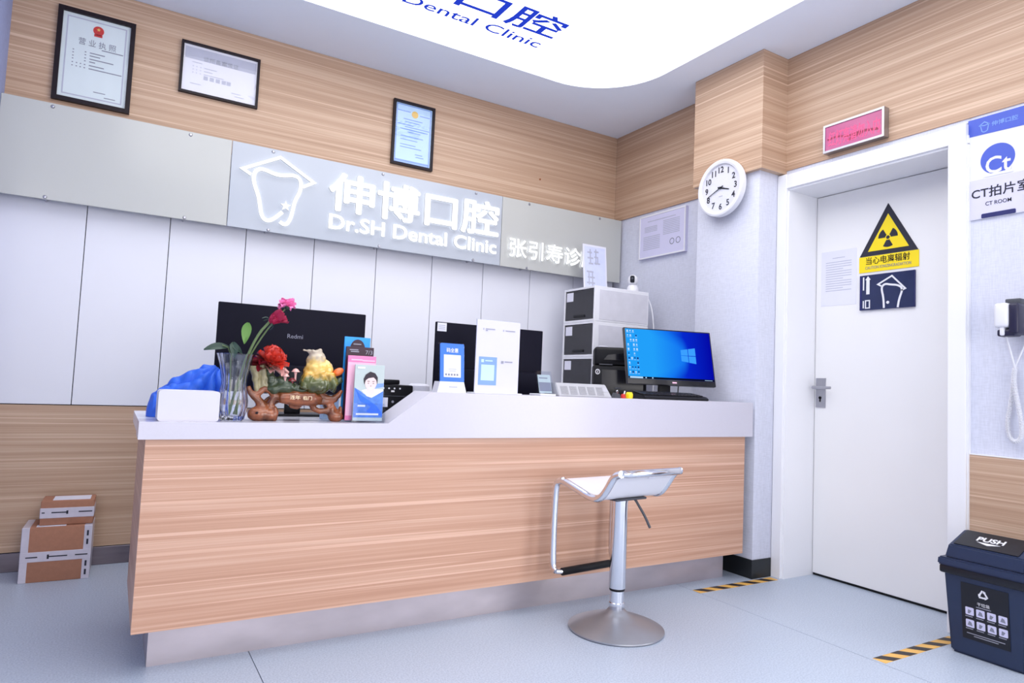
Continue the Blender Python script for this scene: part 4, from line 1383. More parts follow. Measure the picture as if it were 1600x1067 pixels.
def petal(bm, c, az, tilt, L, w, cup, curl=0.0, seg=5, frill=0.0):
    """one curved petal rooted at c, leaning out by tilt from the vertical"""
    d = Vector((math.cos(az), math.sin(az), 0)); s = Vector((-math.sin(az), math.cos(az), 0)); u = Vector((0, 0, 1))
    grid = []
    for i in range(seg + 1):
        f = i / seg
        a = tilt + curl * f * f
        r = L * f
        ctr = c + d * (math.sin(a) * r) + u * (math.cos(a) * r)
        nn = (u * math.sin(a) - d * math.cos(a))
        ww = w * (math.sin(PI * (0.12 + 0.78 * f)) ** 0.7)
        row = []
        for k in range(-2, 3):
            q = k / 2
            row.append(bm.verts.new(ctr + s * (ww / 2 * q) + nn * (cup * w * q * q) + u * (frill * L * math.sin(9 * q + az * 3) * f)))
        grid.append(row)
    for p, q in zip(grid, grid[1:]):
        for k in range(4):
            bm.faces.new((p[k], p[k + 1], q[k + 1], q[k]))
    return bm


def solid_petals(name, bm, mat, parent, th=0.0012):
    o = finish(name, bm, mat, parent, ang=70)
    return o


def leaf(bm, p0, p1, w, droop=0.01, bend=Vector((0, 0, 1))):
    p0, p1 = Vector(p0), Vector(p1)
    d = (p1 - p0); s = d.cross(Vector((0, -1, 0.35))).normalized()
    rows = []
    for i in range(8):
        f = i / 7
        c = p0.lerp(p1, f) + bend * (math.sin(PI * f) * droop)
        ww = w * math.sin(PI * (0.03 + 0.94 * f)) ** 0.8
        rows.append([bm.verts.new(c - s * ww / 2), bm.verts.new(c + Vector((0, 0.004, -0.003))), bm.verts.new(c + s * ww / 2)])
    for p, q in zip(rows, rows[1:]):
        for k in range(2):
            bm.faces.new((p[k], p[k + 1], q[k + 1], q[k]))


# crimson rose
rs = thing('rose', 'crimson rose bud on a long green stem standing in the vase', 'flower', (VX, VY, ZL + 0.022))
bm = nb(); tube(bm, smooth2([(VX - 0.010, VY, ZL + 0.022), (VX + 0.020, VY - 0.004, ZL + 0.180), (0.440, VY - 0.010, 1.135), (0.486, VY - 0.010, 1.195)], 2), 0.0048, 8); finish('stem', bm, M['stem'], rs)
RC = Vector((0.484, VY - 0.010, 1.190))
ax = Vector((0.75, -0.15, 0.55)).normalized()
rot = Vector((0, 0, 1)).rotation_difference(ax).to_matrix().to_4x4()
bm = nb(); bmesh.ops.create_icosphere(bm, subdivisions=2, radius=1, matrix=Matrix.Translation(RC) @ rot @ Matrix.Translation((0, 0, 0.024)) @ Matrix.Diagonal((0.019, 0.019, 0.030, 1)))
finish('bud_heart', bm, M['rose'], rs)
for k in range(9):
    bm = nb(); petal(bm, Vector((0, 0, 0)), k * 2.399, 0.42 + 0.03 * k, 0.050 + 0.002 * k, 0.046, 0.28, -0.35 + 0.05 * k)
    bm.transform(Matrix.Translation(RC) @ rot)
    solid_petals('petal', bm, M['rose'], rs)
for k in range(4):
    bm = nb(); petal(bm, Vector((0, 0, 0)), k * 1.57 + .4, 1.2, 0.034, 0.008, 0.1, 0.9)
    bm.transform(Matrix.Translation(RC) @ rot)
    solid_petals('sepal', bm, M['leaf_dark'], rs)
bm = nb(); leaf(bm, (0.402, VY, 1.105), (0.408, VY - 0.012, 1.182), 0.034); finish('leaf', bm, M['leaf_light'], rs)

# pink carnation
cn = thing('carnation', 'pale pink carnation on a thin stem, highest flower in the vase', 'flower', (VX + 0.012, VY + 0.012, ZL + 0.022))
bm = nb(); tube(bm, smooth2([(VX + 0.012, VY + 0.012, ZL + 0.022), (VX + 0.030, VY + 0.012, 1.02), (0.470, VY + 0.015, 1.150), (0.545, VY + 0.015, 1.252)], 2), 0.0030, 8); finish('stem', bm, M['stem'], cn)
CC = Vector((0.546, VY + 0.015, 1.252))
bm = nb(); bmesh.ops.create_icosphere(bm, subdivisions=2, radius=0.011, matrix=Matrix.Translation(CC)); finish('calyx', bm, M['leaf_dark'], cn)
for k in range(26):
    bm = nb(); petal(bm, CC, k * 2.399, 0.15 + 0.055 * k, 0.036 + 0.004 * math.sin(k * 1.7), 0.026, 0.25, 0.35, 4, 0.10)
    solid_petals('petal', bm, M['carnation'], cn)

# leafy sprig
sp = thing('leaf_sprig', 'sprig of dark green pointed leaves leaning left out of the vase', 'leaves', (VX - 0.012, VY - 0.012, ZL + 0.022))
bm = nb(); tube(bm, smooth2([(VX - 0.012, VY - 0.012, ZL + 0.022), (VX - 0.020, VY - 0.012, 1.04), (0.360, VY - 0.018, 1.088)], 2), 0.003, 8)
tube(bm, [(0.356, VY - 0.016, 1.06), (0.345, VY - 0.020, 1.086), (0.325, VY - 0.022, 1.093)], 0.0018, 6); finish('stem', bm, M['stem'], sp)
for p0, p1, w in (((0.352, VY - 0.020, 1.088), (0.266, VY - 0.028, 1.074), 0.026), ((0.362, VY - 0.018, 1.108), (0.366, VY - 0.036, 1.050), 0.030), ((0.350, VY - 0.018, 1.098), (0.392, VY - 0.03, 1.066), 0.020)):
    bm = nb(); leaf(bm, p0, p1, w, 0.008); finish('leaf', bm, M['leaf_dark'], sp)

# carved ornament: root wood base, jade toad, red peony
SY = 2.600
orn = thing('jade_ornament', 'carved root wood stand with a golden jade toad and a red jade peony', 'ornament', (0.60, SY, ZL))
z0 = ZL
P3 = lambda x, z, y=0.0: Vector((x, SY + y, z))
items = [
    ('ball', P3(0.470, z0 + 0.024), (0.042, 0.034, 0.028)), ('ball', P3(0.505, z0 + 0.022), (0.028, 0.030, 0.026)), ('ball', P3(0.478, z0 + 0.046), (0.024, 0.026, 0.024)),
    ('ball', P3(0.524, z0 + 0.026, -0.004), (0.014, 0.026, 0.030)),
    ('ball', P3(0.755, z0 + 0.018), (0.030, 0.032, 0.022)), ('ball', P3(0.738, z0 + 0.030), (0.016, 0.024, 0.026)), ('ball', P3(0.772, z0 + 0.034), (0.008, 0.018, 0.026)),
    ('limb', [P3(0.530, z0 + 0.030), P3(0.508, z0 + 0.062), P3(0.520, z0 + 0.088), P3(0.556, z0 + 0.092), P3(0.600, z0 + 0.084)], [0.014, 0.013, 0.014, 0.020, 0.026]),
    ('limb', [P3(0.480, z0 + 0.060), P3(0.455, z0 + 0.085), P3(0.436, z0 + 0.105), P3(0.428, z0 + 0.125)], [0.016, 0.015, 0.012, 0.007]),
    ('limb', [P3(0.436, z0 + 0.100), P3(0.462, z0 + 0.098), P3(0.482, z0 + 0.118), P3(0.505, z0 + 0.112), P3(0.525, z0 + 0.092)], [0.012, 0.014, 0.013, 0.014, 0.015]),
    ('limb', [P3(0.540, z0 + 0.088, -0.004), P3(0.60, z0 + 0.086, -0.008), P3(0.66, z0 + 0.086, -0.006), P3(0.690, z0 + 0.080)], [0.022, 0.031, 0.029, 0.018]),
    ('limb', [P3(0.660, z0 + 0.075), P3(0.668, z0 + 0.048), P3(0.692, z0 + 0.038), P3(0.730, z0 + 0.040)], [0.016, 0.012, 0.011, 0.013]),
    ('limb', [P3(0.685, z0 + 0.108), P3(0.700, z0 + 0.094), P3(0.735, z0 + 0.086), P3(0.762, z0 + 0.100), P3(0.775, z0 + 0.122)], [0.010, 0.012, 0.012, 0.012, 0.006]),
    ('limb', [P3(0.690, z0 + 0.072), P3(0.720, z0 + 0.076), P3(0.750, z0 + 0.084), P3(0.768, z0 + 0.108)], [0.012, 0.011, 0.011, 0.007]),
    ('limb', [P3(0.715, z0 + 0.074), P3(0.728, z0 + 0.055), P3(0.742, z0 + 0.032)], [0.008, 0.008, 0.011]),
    ('limb', [P3(0.732, z0 + 0.078), P3(0.748, z0 + 0.055), P3(0.758, z0 + 0.030)], [0.007, 0.006, 0.010]),
    ('limb', [P3(0.575, z0 + 0.068), P3(0.585, z0 + 0.052), P3(0.607, z0 + 0.047), P3(0.624, z0 + 0.066)], [0.008, 0.006, 0.006, 0.008]),
    ('limb', [P3(0.47, z0 + 0.03, 0.03), P3(0.54, z0 + 0.085, 0.06), P3(0.64, z0 + 0.10, 0.06), P3(0.72, z0 + 0.085, 0.05), P3(0.755, z0 + 0.02, 0.03)], [0.020, 0.024, 0.030, 0.022, 0.018]),
    ('limb', [P3(0.54, z0 + 0.098, 0.02), P3(0.62, z0 + 0.100, 0.03), P3(0.70, z0 + 0.098, 0.02)], [0.022, 0.030, 0.020]),
]
blobs('root_stand', items, M['root_wood'], orn, 0.0035, 2, 0.0022, 3)
bm = nb(); bmesh.ops.create_icosphere(bm, subdivisions=2, radius=0.006, matrix=Matrix.Translation(P3(0.458, z0 + 0.030, -0.031)) @ Matrix.Diagonal((1, .5, .8, 1))); finish('knot_hole', bm, M['frame_dark'], orn)
lettering('连年', back(SY - 0.0375), 0.570, 0.607, z0 + 0.082, z0 + 0.098, M['carving'], orn, 0, 0.003, bold=0.01, name='carved_lettering')
lettering('临门', back(SY - 0.0375), 0.618, 0.650, z0 + 0.081, z0 + 0.096, M['carving'], orn, 0, 0.003, bold=0.01, name='carved_lettering')
# toad
TB = z0 + 0.118
toad = [
    ('ball', P3(0.671, TB + 0.026), (0.066, 0.046, 0.044)), ('ball', P3(0.674, TB + 0.070), (0.053, 0.042, 0.050)), ('ball', P3(0.668, TB + 0.112), (0.036, 0.032, 0.042)),
    ('ball', P3(0.704, TB + 0.078), (0.030, 0.030, 0.040)), ('ball', P3(0.666, TB + 0.140), (0.022, 0.022, 0.016)),
    ('limb', [P3(0.668, TB + 0.136), P3(0.640, TB + 0.147), P3(0.614, TB + 0.153)], [0.018, 0.009, 0.004]),
    ('limb', [P3(0.640, TB + 0.06, -0.02), P3(0.626, TB + 0.035, -0.03), P3(0.616, TB + 0.004, -0.03)], [0.020, 0.018, 0.015]),
    ('limb', [P3(0.716, TB + 0.06, -0.02), P3(0.732, TB + 0.03, -0.03), P3(0.730, TB + 0.004, -0.03)], [0.020, 0.020, 0.015]),
    ('ball', P3(0.652, TB + 0.150, -0.012), 0.008), ('ball', P3(0.678, TB + 0.152, -0.010), 0.009)]
to = blobs('jade_toad', toad, M['toad'], orn, 0.0035, 8, 0.0045, 9)
# leaves, mushrooms and coins carved round it
jl = [('limb', [P3(0.728, TB + 0.002), P3(0.748, TB + 0.030), P3(0.772, TB + 0.052)], [0.020, 0.013, 0.008]), ('ball', P3(0.760, TB + 0.038), (0.016, 0.012, 0.010)),
      ('ball', P3(0.560, z0 + 0.125), (0.045, 0.030, 0.028)), ('ball', P3(0.610, z0 + 0.120), (0.040, 0.026, 0.020)), ('ball', P3(0.520, z0 + 0.120), (0.034, 0.026, 0.022)),
      ('ball', P3(0.545, z0 + 0.152), (0.022, 0.020, 0.020)), ('limb', [P3(0.51, z0 + 0.14), P3(0.500, z0 + 0.18), P3(0.496, z0 + 0.215)], [0.020, 0.016, 0.012])]
blobs('green_foliage', jl, M['jade_green'], orn, 0.0040, 3, 0.006, 21)
bm = nb(); bmesh.ops.create_icosphere(bm, subdivisions=3, radius=1, matrix=Matrix.Translation(P3(0.755, TB + 0.074)) @ Matrix.Rotation(-0.5, 4, 'Y') @ Matrix.Diagonal((0.024, 0.016, 0.015, 1))); finish('orange_gourd', bm, M['orange'], orn)
blobs('pale_stalks', [('limb', [P3(0.462, z0 + 0.10), P3(0.452, z0 + 0.15), P3(0.446, z0 + 0.20)], [0.010, 0.012, 0.020]), ('limb', [P3(0.476, z0 + 0.10), P3(0.478, z0 + 0.16), P3(0.470, z0 + 0.205)], [0.009, 0.010, 0.017]), ('limb', [P3(0.49, z0 + 0.11), P3(0.492, z0 + 0.15), P3(0.500, z0 + 0.18)], [0.008, 0.008, 0.008])], M['jade_pale'], orn, 0.0035, 2, 0.004, 33)
for x, z, m in ((0.589, z0 + 0.185, 'peony_pale'), (0.552, z0 + 0.166, 'peony_pale'), (0.578, z0 + 0.150, 'peony_maroon')):
    bm = nb(); lathe(bm, [(0.0, 0.014), (0.009, 0.010), (0.016, 0.0), (0.006, -0.002), (0.004, -0.012), (0.004, -0.034)], P3(x, z, -0.018), 14)
    finish('mushroom', bm, M[m], orn)
# peony: layered petals
PC = P3(0.503, z0 + 0.225)
pt = Matrix.Translation(PC) @ Matrix.Rotation(0.22, 4, 'X') @ Matrix.Rotation(0.12, 4, 'Y')
for ring, (cnt, tilt, L, w, cup, curl, m) in enumerate(((5, 0.15, 0.054, 0.036, 0.5, -0.25, 'peony'), (7, 0.42, 0.060, 0.040, 0.5, -0.2, 'peony'), (9, 0.72, 0.064, 0.042, 0.45, -0.15, 'peony'), (10, 1.02, 0.066, 0.042, 0.4, -0.1, 'peony'), (10, 1.30, 0.068, 0.042, 0.35, 0.0, 'peony'), (9, 1.55, 0.068, 0.044, 0.3, 0.05, 'peony_pale'))):
    for k in range(cnt):
        az = 2 * PI * k / cnt + ring * 0.5
        mm = m
        if ring >= 4 and math.cos(az) < -0.35:
            mm = 'peony_maroon'
        bm = nb(); petal(bm, Vector((0, 0, -0.006 * ring)), az, tilt, L * (0.92 + 0.12 * random.random()), w, cup, curl + 0.2 * random.random())
        bm.transform(pt)
        solid_petals('petal', bm, M[mm], orn)
bm = nb(); bmesh.ops.create_icosphere(bm, subdivisions=2, radius=1, matrix=Matrix.Translation(PC + Vector((0, 0, 0.012))) @ Matrix.Diagonal((0.030, 0.028, 0.034, 1))); finish('flower_heart', bm, M['peony'], orn)
blobs('flower_stalk', [('limb', [P3(0.505, z0 + 0.12, 0.01), P3(0.503, z0 + 0.17, 0.01), PC], [0.012, 0.014, 0.022]), ('limb', [P3(0.543, z0 + 0.200), P3(0.546, z0 + 0.17), P3(0.550, z0 + 0.13)], [0.010, 0.006, 0.006])], M['peony_pale'], orn, 0.004, 2, 0.003, 41)

# tiered leaflet holder and the leaflets in it
BY = 2.535
hd = thing('leaflet_holder', 'clear tiered acrylic leaflet holder beside the jade ornament', 'holder', (0.862, 2.60, ZL))
bm = nb(); box(bm, (0.8005, BY - 0.006, ZL), (0.9295, BY - 0.003, ZL + 0.075)); finish('pocket', bm, M['acrylic'], hd, smooth=False)
bm = nb(); box(bm, (0.8005, BY - 0.002, ZL), (0.9295, BY + 0.125, ZL + 0.006)); finish('tray', bm, M['acrylic'], hd, smooth=False)
for k in range(4):
    y = BY + 0.012 + 0.030 * k
    bm = nb(); box(bm, (0.8005, y, ZL + 0.006), (0.9295, y + 0.003, ZL + 0.075 + 0.04 * k)); finish('pocket', bm, M['acrylic'], hd, smooth=False)
for x in (0.796, 0.930):
    bm = nb(); prism(bm, [(BY - 0.006, ZL), (BY + 0.125, ZL), (BY + 0.125, ZL + 0.20), (BY + 0.05, ZL + 0.20), (BY - 0.006, ZL + 0.03)], Basis((x, 0, 0), (0, 1, 0), (0, 0, 1)), 0, 0.004)
    finish('side_wall', bm, M['acrylic'], hd, smooth=False)


def leaflet(label, k, x0, x1, z1, m, grp=None):
    y = BY + 0.002 + 0.030 * k
    t = thing('leaflet', label, 'leaflet', ((x0 + x1) / 2, y, ZL + 0.007))
    bm = nb(); box(bm, (x0, y, ZL + 0.007), (x1, y + 0.006, z1), 0.0008, 1); finish('booklet', bm, M[m], t, smooth=False)
    return t, back(y)


t, b = leaflet('leaflet with a smiling dark haired person in blue, front pocket of the holder', 0, 0.803, 0.922, 1.050, 'portrait_bg')
# flat printed portrait
cxp = 0.868
bm = nb(); prism(bm, [(0.804, 0.960), (0.830, 0.946), (cxp - 0.028, 0.938), (cxp, 0.924), (cxp + 0.028, 0.938), (0.921, 0.952), (0.921, 0.845), (0.804, 0.845)], b, 0.0002, 0.0006); finish('printed_shirt', bm, M['denim'], t, smooth=False)
bm = nb(); prism(bm, [(cxp - 0.036, 0.950), (cxp - 0.018, 0.956), (cxp + 0.018, 0.956), (cxp + 0.050, 0.956), (0.921, 0.950), (cxp + 0.030, 0.936), (cxp + 0.006, 0.922), (cxp - 0.014, 0.928)], b, 0.0006, 0.0009); finish('printed_collar', bm, M['white'], t, smooth=False)
bm = nb(); prism(bm, [(cxp - 0.013, 0.972), (cxp + 0.013, 0.972), (cxp + 0.015, 0.940), (cxp, 0.930), (cxp - 0.015, 0.940)], b, 0.0009, 0.0012); prism(bm, [(cxp + 0.024 * math.cos(a * PI / 10), 0.983 + (0.034 if a > 10 else 0.026) * math.sin(a * PI / 10)) for a in range(20)], b, 0.0010, 0.0014); finish('printed_face', bm, M['skin'], t, smooth=False)
bm = nb(); prism(bm, [(cxp - 0.026, 0.972), (cxp - 0.030, 0.995), (cxp - 0.022, 1.012), (cxp - 0.004, 1.024), (cxp + 0.016, 1.018), (cxp + 0.027, 1.002), (cxp + 0.026, 0.974), (cxp + 0.021, 0.992), (cxp + 0.010, 1.002), (cxp - 0.010, 0.998), (cxp - 0.021, 0.990)], b, 0.0014, 0.0018)
for sx in (-1, 1):
    prism(bm, [(cxp + sx * 0.005, 0.9845), (cxp + sx * 0.015, 0.9850), (cxp + sx * 0.014, 0.9872), (cxp + sx * 0.006, 0.9868)], b, 0.0014, 0.0018)
    prism(bm, [(cxp + sx * 0.006, 0.977), (cxp + sx * 0.014, 0.977), (cxp + sx * 0.010, 0.980)], b, 0.0014, 0.0018)
prism(bm, [(cxp - 0.003, 0.967), (cxp + 0.003, 0.967), (cxp, 0.970)], b, 0.0014, 0.0016)
finish('printed_hair', bm, M['hair'], t, smooth=False)
bm = nb(); prism(bm, [(cxp - 0.012, 0.962), (cxp + 0.012, 0.962), (cxp + 0.006, 0.954), (cxp - 0.006, 0.954)], b, 0.0014, 0.0018); finish('printed_smile', bm, M['white'], t, smooth=False)
bm = nb(); prism(bm, [(0.806, 0.958), (0.826, 0.934), (0.860, 0.914), (0.895, 0.892), (0.920, 0.862), (0.921, 0.852), (0.890, 0.856), (0.855, 0.868), (0.872, 0.888), (0.830, 0.908)], b, 0.0012, 0.0016); finish('printed_ribbon', bm, M['swoosh'], t, smooth=False)
bm = nb(); prism(bm, [(0.884, 0.958), (0.921, 0.966), (0.921, 0.980), (0.895, 0.978)], b, 0.0003, 0.0005); finish('printed_shape', bm, M['sky'], t, smooth=False)
lines_print(b, [(0.820, 0.850, 0.890), (0.815, 0.905, 0.858), (0.812, 0.842, 1.038)], M['white'], t, h=0.007, n=0.002)

t, b = leaflet('pink leaflet with white lines, second tier of the holder', 1, 0.782, 0.895, 1.084, 'pink')
lines_print(b, [(0.795, 0.840, 1.068), (0.840, 0.890, 1.066)], M['pale_pink'], t, h=0.005)
bm = nb(); rect(bm, b, 0.783, 0.894, 0.85, 1.058, 0.0002, 0.0006); finish('printed_field', bm, M['pale_pink'], t, smooth=False)
t, b = leaflet('near black leaflet with pale print, third tier of the holder', 2, 0.782, 0.894, 1.120, 'plum')
lines_print(b, [(0.795, 0.830, 1.108), (0.800, 0.833, 1.101)], M['mid_grey'], t, h=0.004)
lettering('7/3', b, 0.860, 0.888, 1.092, 1.108, M['mid_grey'], t)
t, b = leaflet('bright blue leaflet with a dark round emblem, rear tier of the holder', 3, 0.782, 0.888, 1.160, 'bright_blue')
bm = nb(); prism(bm, [(0.836 + 0.030 * math.cos(a * PI / 16), 1.115 + 0.036 * math.sin(a * PI / 16)) for a in range(17)], b, 0.0002, 0.0008); finish('round_emblem', bm, M['plum'], t, smooth=False)
lines_print(b, [(0.818, 0.850, 1.132)], M['mid_grey'], t, h=0.004, n=0.0014)

# small pale blue carton behind the ornament
t = thing('small_carton', 'small pale blue carton between the jade ornament and leaflet holder', 'box', (0.765, 2.72, ZL))
bm = nb(); box(bm, (0.735, 2.70, ZL), (0.795, 2.76, ZL + 0.085), 0.002, 1); finish('carton', bm, M['paper_blue'], t, smooth=False)
bm = nb(); box(bm, (0.7345, 2.6992, ZL + 0.03), (0.7955, 2.7608, ZL + 0.05)); finish('printed_band', bm, M['white'], t, smooth=False)


# ------------------------------------------------------------------ monitors seen from behind
def back_monitor(label, x0, x1, z0, z1, y, ztop, logo=None, sticker=False):
    t = thing('monitor', label, 'monitor', ((x0 + x1) / 2, y + 0.05, ztop))
    bm = nb(); box(bm, (x0, y, z0), (x1, y + 0.016, z1), 0.004, 2); finish('back_shell', bm, M['navy_black'], t)
    cx = (x0 + x1) / 2
    bm = nb(); box(bm, (x0 + 0.03, y - 0.022, z0 + 0.004), (x1 - 0.03, y + 0.001, z0 + 0.125), 0.010, 2); finish('back_bulge', bm, M['navy_black'], t)
    bm = nb(); box(bm, (x0 + 0.006, y + 0.016, z0 + 0.012), (x1 - 0.006, y + 0.0175, z1 - 0.006)); finish('screen', bm, M['screen_dark'], t, smooth=False)
    bm = nb(); box(bm, (cx - 0.032, y - 0.046, ztop + 0.010), (cx + 0.032, y - 0.0225, z0 + 0.10), 0.004, 2); finish('stand_neck', bm, M['black'], t)
    bm = nb(); box(bm, (cx - 0.13, y - 0.09, ztop), (cx + 0.13, y + 0.09, ztop + 0.010), 0.004, 2); finish('stand_base', bm, M['black'], t)
    bb = back(y)
    if logo:
        lettering(logo, bb, cx - 0.031, cx + 0.034, 1.154, 1.172, M['ink_grey'], t, 0.0002, 0.001)
    if sticker:
        bm = nb(); rect(bm, bb, x0 + 0.006, x0 + 0.052, z1 - 0.043, z1 - 0.004, 0.0002, 0.0008); finish('sticker', bm, M['paper'], t, smooth=False)
        lines_print(Basis((0, y - 0.0008, 0), (1, 0, 0), (0, 0, 1)), [(x0 + 0.012, x0 + 0.045, z1 - 0.016 - 0.008 * k) for k in range(3)], M['ink_pale'], t, h=0.003)
    return t


back_monitor('wide black monitor seen from behind with faint grey lettering, behind the flowers', 0.350, 0.970, 0.915, 1.285, 2.95, ZL, 'Redmi')
back_monitor('black monitor seen from behind with a paper sticker at its corner', 1.252, 1.836, 0.935, 1.270, 2.80, ZD, None, True)

# ------------------------------------------------------------------ black printer and paper roll low behind the counter
t = thing('desktop_printer', 'low black printer with a row of lights behind the leaflets', 'printer', (1.095, 3.06, ZD))
bm = nb(); box(bm, (0.965, 2.975, ZD), (1.229, 3.22, 0.972), 0.008, 2); box(bm, (0.965, 2.99, 0.973), (1.166, 3.20, 0.996), 0.006, 2); finish('body', bm, M['black'], t)
b = back(2.975)
bm = nb(); rect(bm, b, 0.965, 1.218, 0.918, 0.921, 0.0, 0.002); finish('seam_strip', bm, M['dark_grey'], t, smooth=False)
for k in range(4):
    bm = nb(); disc(bm, b, 1.080 + 0.027 * k, 0.955, 0.0042, 0, 0.002, 10); finish('indicator', bm, M['white'], t, smooth=False)
bm = nb(); rect(bm, b, 1.118, 1.134, 0.938, 0.946, 0, 0.002); finish('button', bm, M['white'], t, smooth=False)
bm = nb(); rect(bm, b, 1.062, 1.104, 0.868, 0.912, 0, 0.0015); finish('paper_label', bm, M['paper'], t, smooth=False)
bm = nb(); disc(bm, b, 1.128, 0.893, 0.006, 0, 0.002, 12); finish('round_key', bm, M['mid_grey'], t, smooth=False)
bm = nb(); lathe(bm, [(0.018, 0.0), (0.055, 0.0), (0.055, 0.20), (0.052, 0.236), (0.040, 0.246), (0.018, 0.246)], (1.292, 3.06, ZD), 28)
tag(finish('paper_roll', bm, M['paper']), 'white paper roll standing right of the low black printer', 'paper roll')

# ------------------------------------------------------------------ stands on the raised part of the counter
t = thing('payment_stand', 'blue payment plate with a white card in a white base on the counter', 'stand', (1.212, 2.55, ZU))
b = back(2.520)
bm = nb()
prism(bm, [(1.146, ZU), (1.279, ZU), (1.266, 0.998), (1.156, 0.998)], b, -0.055, 0.0)
finish('base', bm, M['white'], t, smooth=False)
pbz = Basis((0, 2.528, 0.99), (1, 0, 0), (0, 0.10, 1))
bm = nb(); prism(bm, round_rect(1.158, 1.268, 0.0, 0.168, 0.006, 3), pbz, 0, 0.006); finish('blue_plate', bm, M['royal'], t, smooth=False)
bm = nb(); prism(bm, round_rect(1.154, 1.272, -0.004, 0.172, 0.006, 3), pbz, -0.003, 0); finish('acrylic_back', bm, M['acrylic'], t, smooth=False)
bm = nb(); rect(bm, pbz, 1.174, 1.252, 0.026, 0.120, 0.006, 0.0068); finish('white_card', bm, M['paper'], t, smooth=False)
lettering('码全惠', pbz, 1.186, 1.240, 0.130, 0.149, M['white'], t, 0.0062, 0.007, bold=0.01)
bm = nb()
for k in range(5):
    rect(bm, pbz, 1.180 + 0.013 * k, 1.188 + 0.013 * k, 0.033, 0.041, 0.0069, 0.0074)
finish('printed_icons', bm, M['ink_grey'], t, smooth=False)
lines_print(pbz, [(1.195, 1.232, 0.060), (1.199, 1.228, 0.052)], M['ink_pale'], t, h=0.003, n=0.0076)
bm = nb(); rect(bm, back(2.520), 1.198, 1.236, 0.974, 0.979, 0.0002, 0.0008); finish('printed_mark', bm, M['ink_pale'], t, smooth=False)

t = thing('table_sign', 'upright white table sign with a pale blue field on the counter', 'sign', (1.437, 2.56, ZU))
b = back(2.545)
bm = nb(); box(bm, (1.320, 2.520, ZU), (1.556, 2.600, ZU + 0.005), 0.002, 1); finish('foot', bm, M['white'], t, smooth=False)
bm = nb(); rect(bm, b, 1.329, 1.546, ZU + 0.005, 1.272, -0.004, 0.0); finish('sheet', bm, M['paper_lilac'], t, smooth=False)
bm = nb(); rect(bm, b, 1.327, 1.548, ZU + 0.005, 1.274, -0.0065, -0.0045); finish('acrylic_back', bm, M['acrylic'], t, smooth=False)
bm = nb(); rect(bm, b, 1.345, 1.434, 0.990, 1.112, 0.0002, 0.0008); finish('blue_field', bm, M['sky'], t, smooth=False)
b2 = back(2.5440)
bm = nb(); rect(bm, b2, 1.356, 1.369, 1.088, 1.101, 0, 0.0006); rect(bm, b2, 1.376, 1.412, 1.093, 1.098, 0, 0.0006); rect(bm, b2, 1.357, 1.422, 1.010, 1.078, 0, 0.0004); finish('printed_card', bm, M['paper_blue'], t, smooth=False)
bm = nb(); rect(bm, b2, 1.455, 1.467, 1.086, 1.098, 0, 0.0006); rect(bm, b2, 1.473, 1.512, 1.092, 1.097, 0, 0.0006)
rect(bm, b2, 1.360, 1.363, 1.228, 1.236, 0, 0.0006); rect(bm, b2, 1.372, 1.418, 1.231, 1.235, 0, 0.0006); rect(bm, b2, 1.372, 1.382, 1.224, 1.228, 0, 0.0006)
rect(bm, b2, 1.459, 1.462, 1.227, 1.235, 0, 0.0006); rect(bm, b2, 1.471, 1.520, 1.229, 1.233, 0, 0.0006)
finish('printed_captions', bm, M['mid_grey'], t, smooth=False)

t = thing('card_holder', 'small clear card holder with a dark printed card, right of the table sign', 'holder', (1.715, 2.60, ZU))
hb = Basis((0, 2.575, ZU + 0.008), (1, 0, 0), (0, 0.30, 1))
bm = nb(); box(bm, (1.668, 2.545, ZU), (1.754, 2.640, ZU + 0.008), 0.002, 1); finish('base', bm, M['white'], t, smooth=False)
bm = nb(); rect(bm, hb, 1.672, 1.752, 0, 0.105, 0, 0.003); rect(bm, hb, 1.672, 1.752, 0, 0.105, 0.012, 0.015); finish('acrylic_pocket', bm, M['acrylic'], t, smooth=False)
bm = nb(); rect(bm, hb, 1.678, 1.746, 0.002, 0.088, 0.005, 0.009); finish('card', bm, M['portrait_bg'], t, smooth=False)
bm = nb(); rect(bm, hb, 1.680, 1.744, 0.010, 0.052, 0.0091, 0.0096); rect(bm, hb, 1.684, 1.730, 0.070, 0.075, 0.0091, 0.0096); finish('printed_picture', bm, M['ink_grey'], t, smooth=False)

t = thing('grille_box', 'long grey box with five slotted grilles lying along the counter edge', 'device', (1.90, 2.60, ZU))
bm = nb()
vb = Basis((0, 0, 0), (1, 0, 0), (0, 0, 1))
pf = [(1.760, 2.530, ZU), (2.072, 2.530, ZU), (2.050, 2.560, 1.015), (1.757, 2.560, 1.015)]
A = [bm.verts.new(p) for p in pf]; B = [bm.verts.new(p) for p in ((1.760, 2.655, ZU), (2.072, 2.655, ZU), (2.050, 2.640, 1.015), (1.757, 2.640, 1.015))]
bm.faces.new(A); bm.faces.new(B[::-1])
for k in range(4):
    bm.faces.new((A[k], B[k], B[(k + 1) % 4], A[(k + 1) % 4]))
bmesh.ops.bevel(bm, geom=list(bm.edges), offset=0.003, segments=2, affect='EDGES')
finish('shell', bm, plain('grille_shell', (172, 172, 178), 0.5), t)
gb = Basis((0, 2.530, ZU), (1, 0, 0), (0, 0.030, 0.062))
for k in range(5):
    x = 1.778 + k * 0.052
    bm = nb()
    for j in range(7):
        rect(bm, gb, x, x + 0.040, 0.012 + j * 0.0062, 0.0152 + j * 0.0062, 0.0002, 0.0016)
    finish('grille', bm, plain('grille_slots', (154, 154, 160), 0.6) if k == 0 else bpy.data.materials['grille_slots'], t, smooth=False)['kind'] = 'stuff'
bm = nb(); rect(bm, gb, 2.02, 2.052, 0.030, 0.050, 0.0002, 0.0012); finish('end_plate', bm, M['grey'], t, smooth=False)

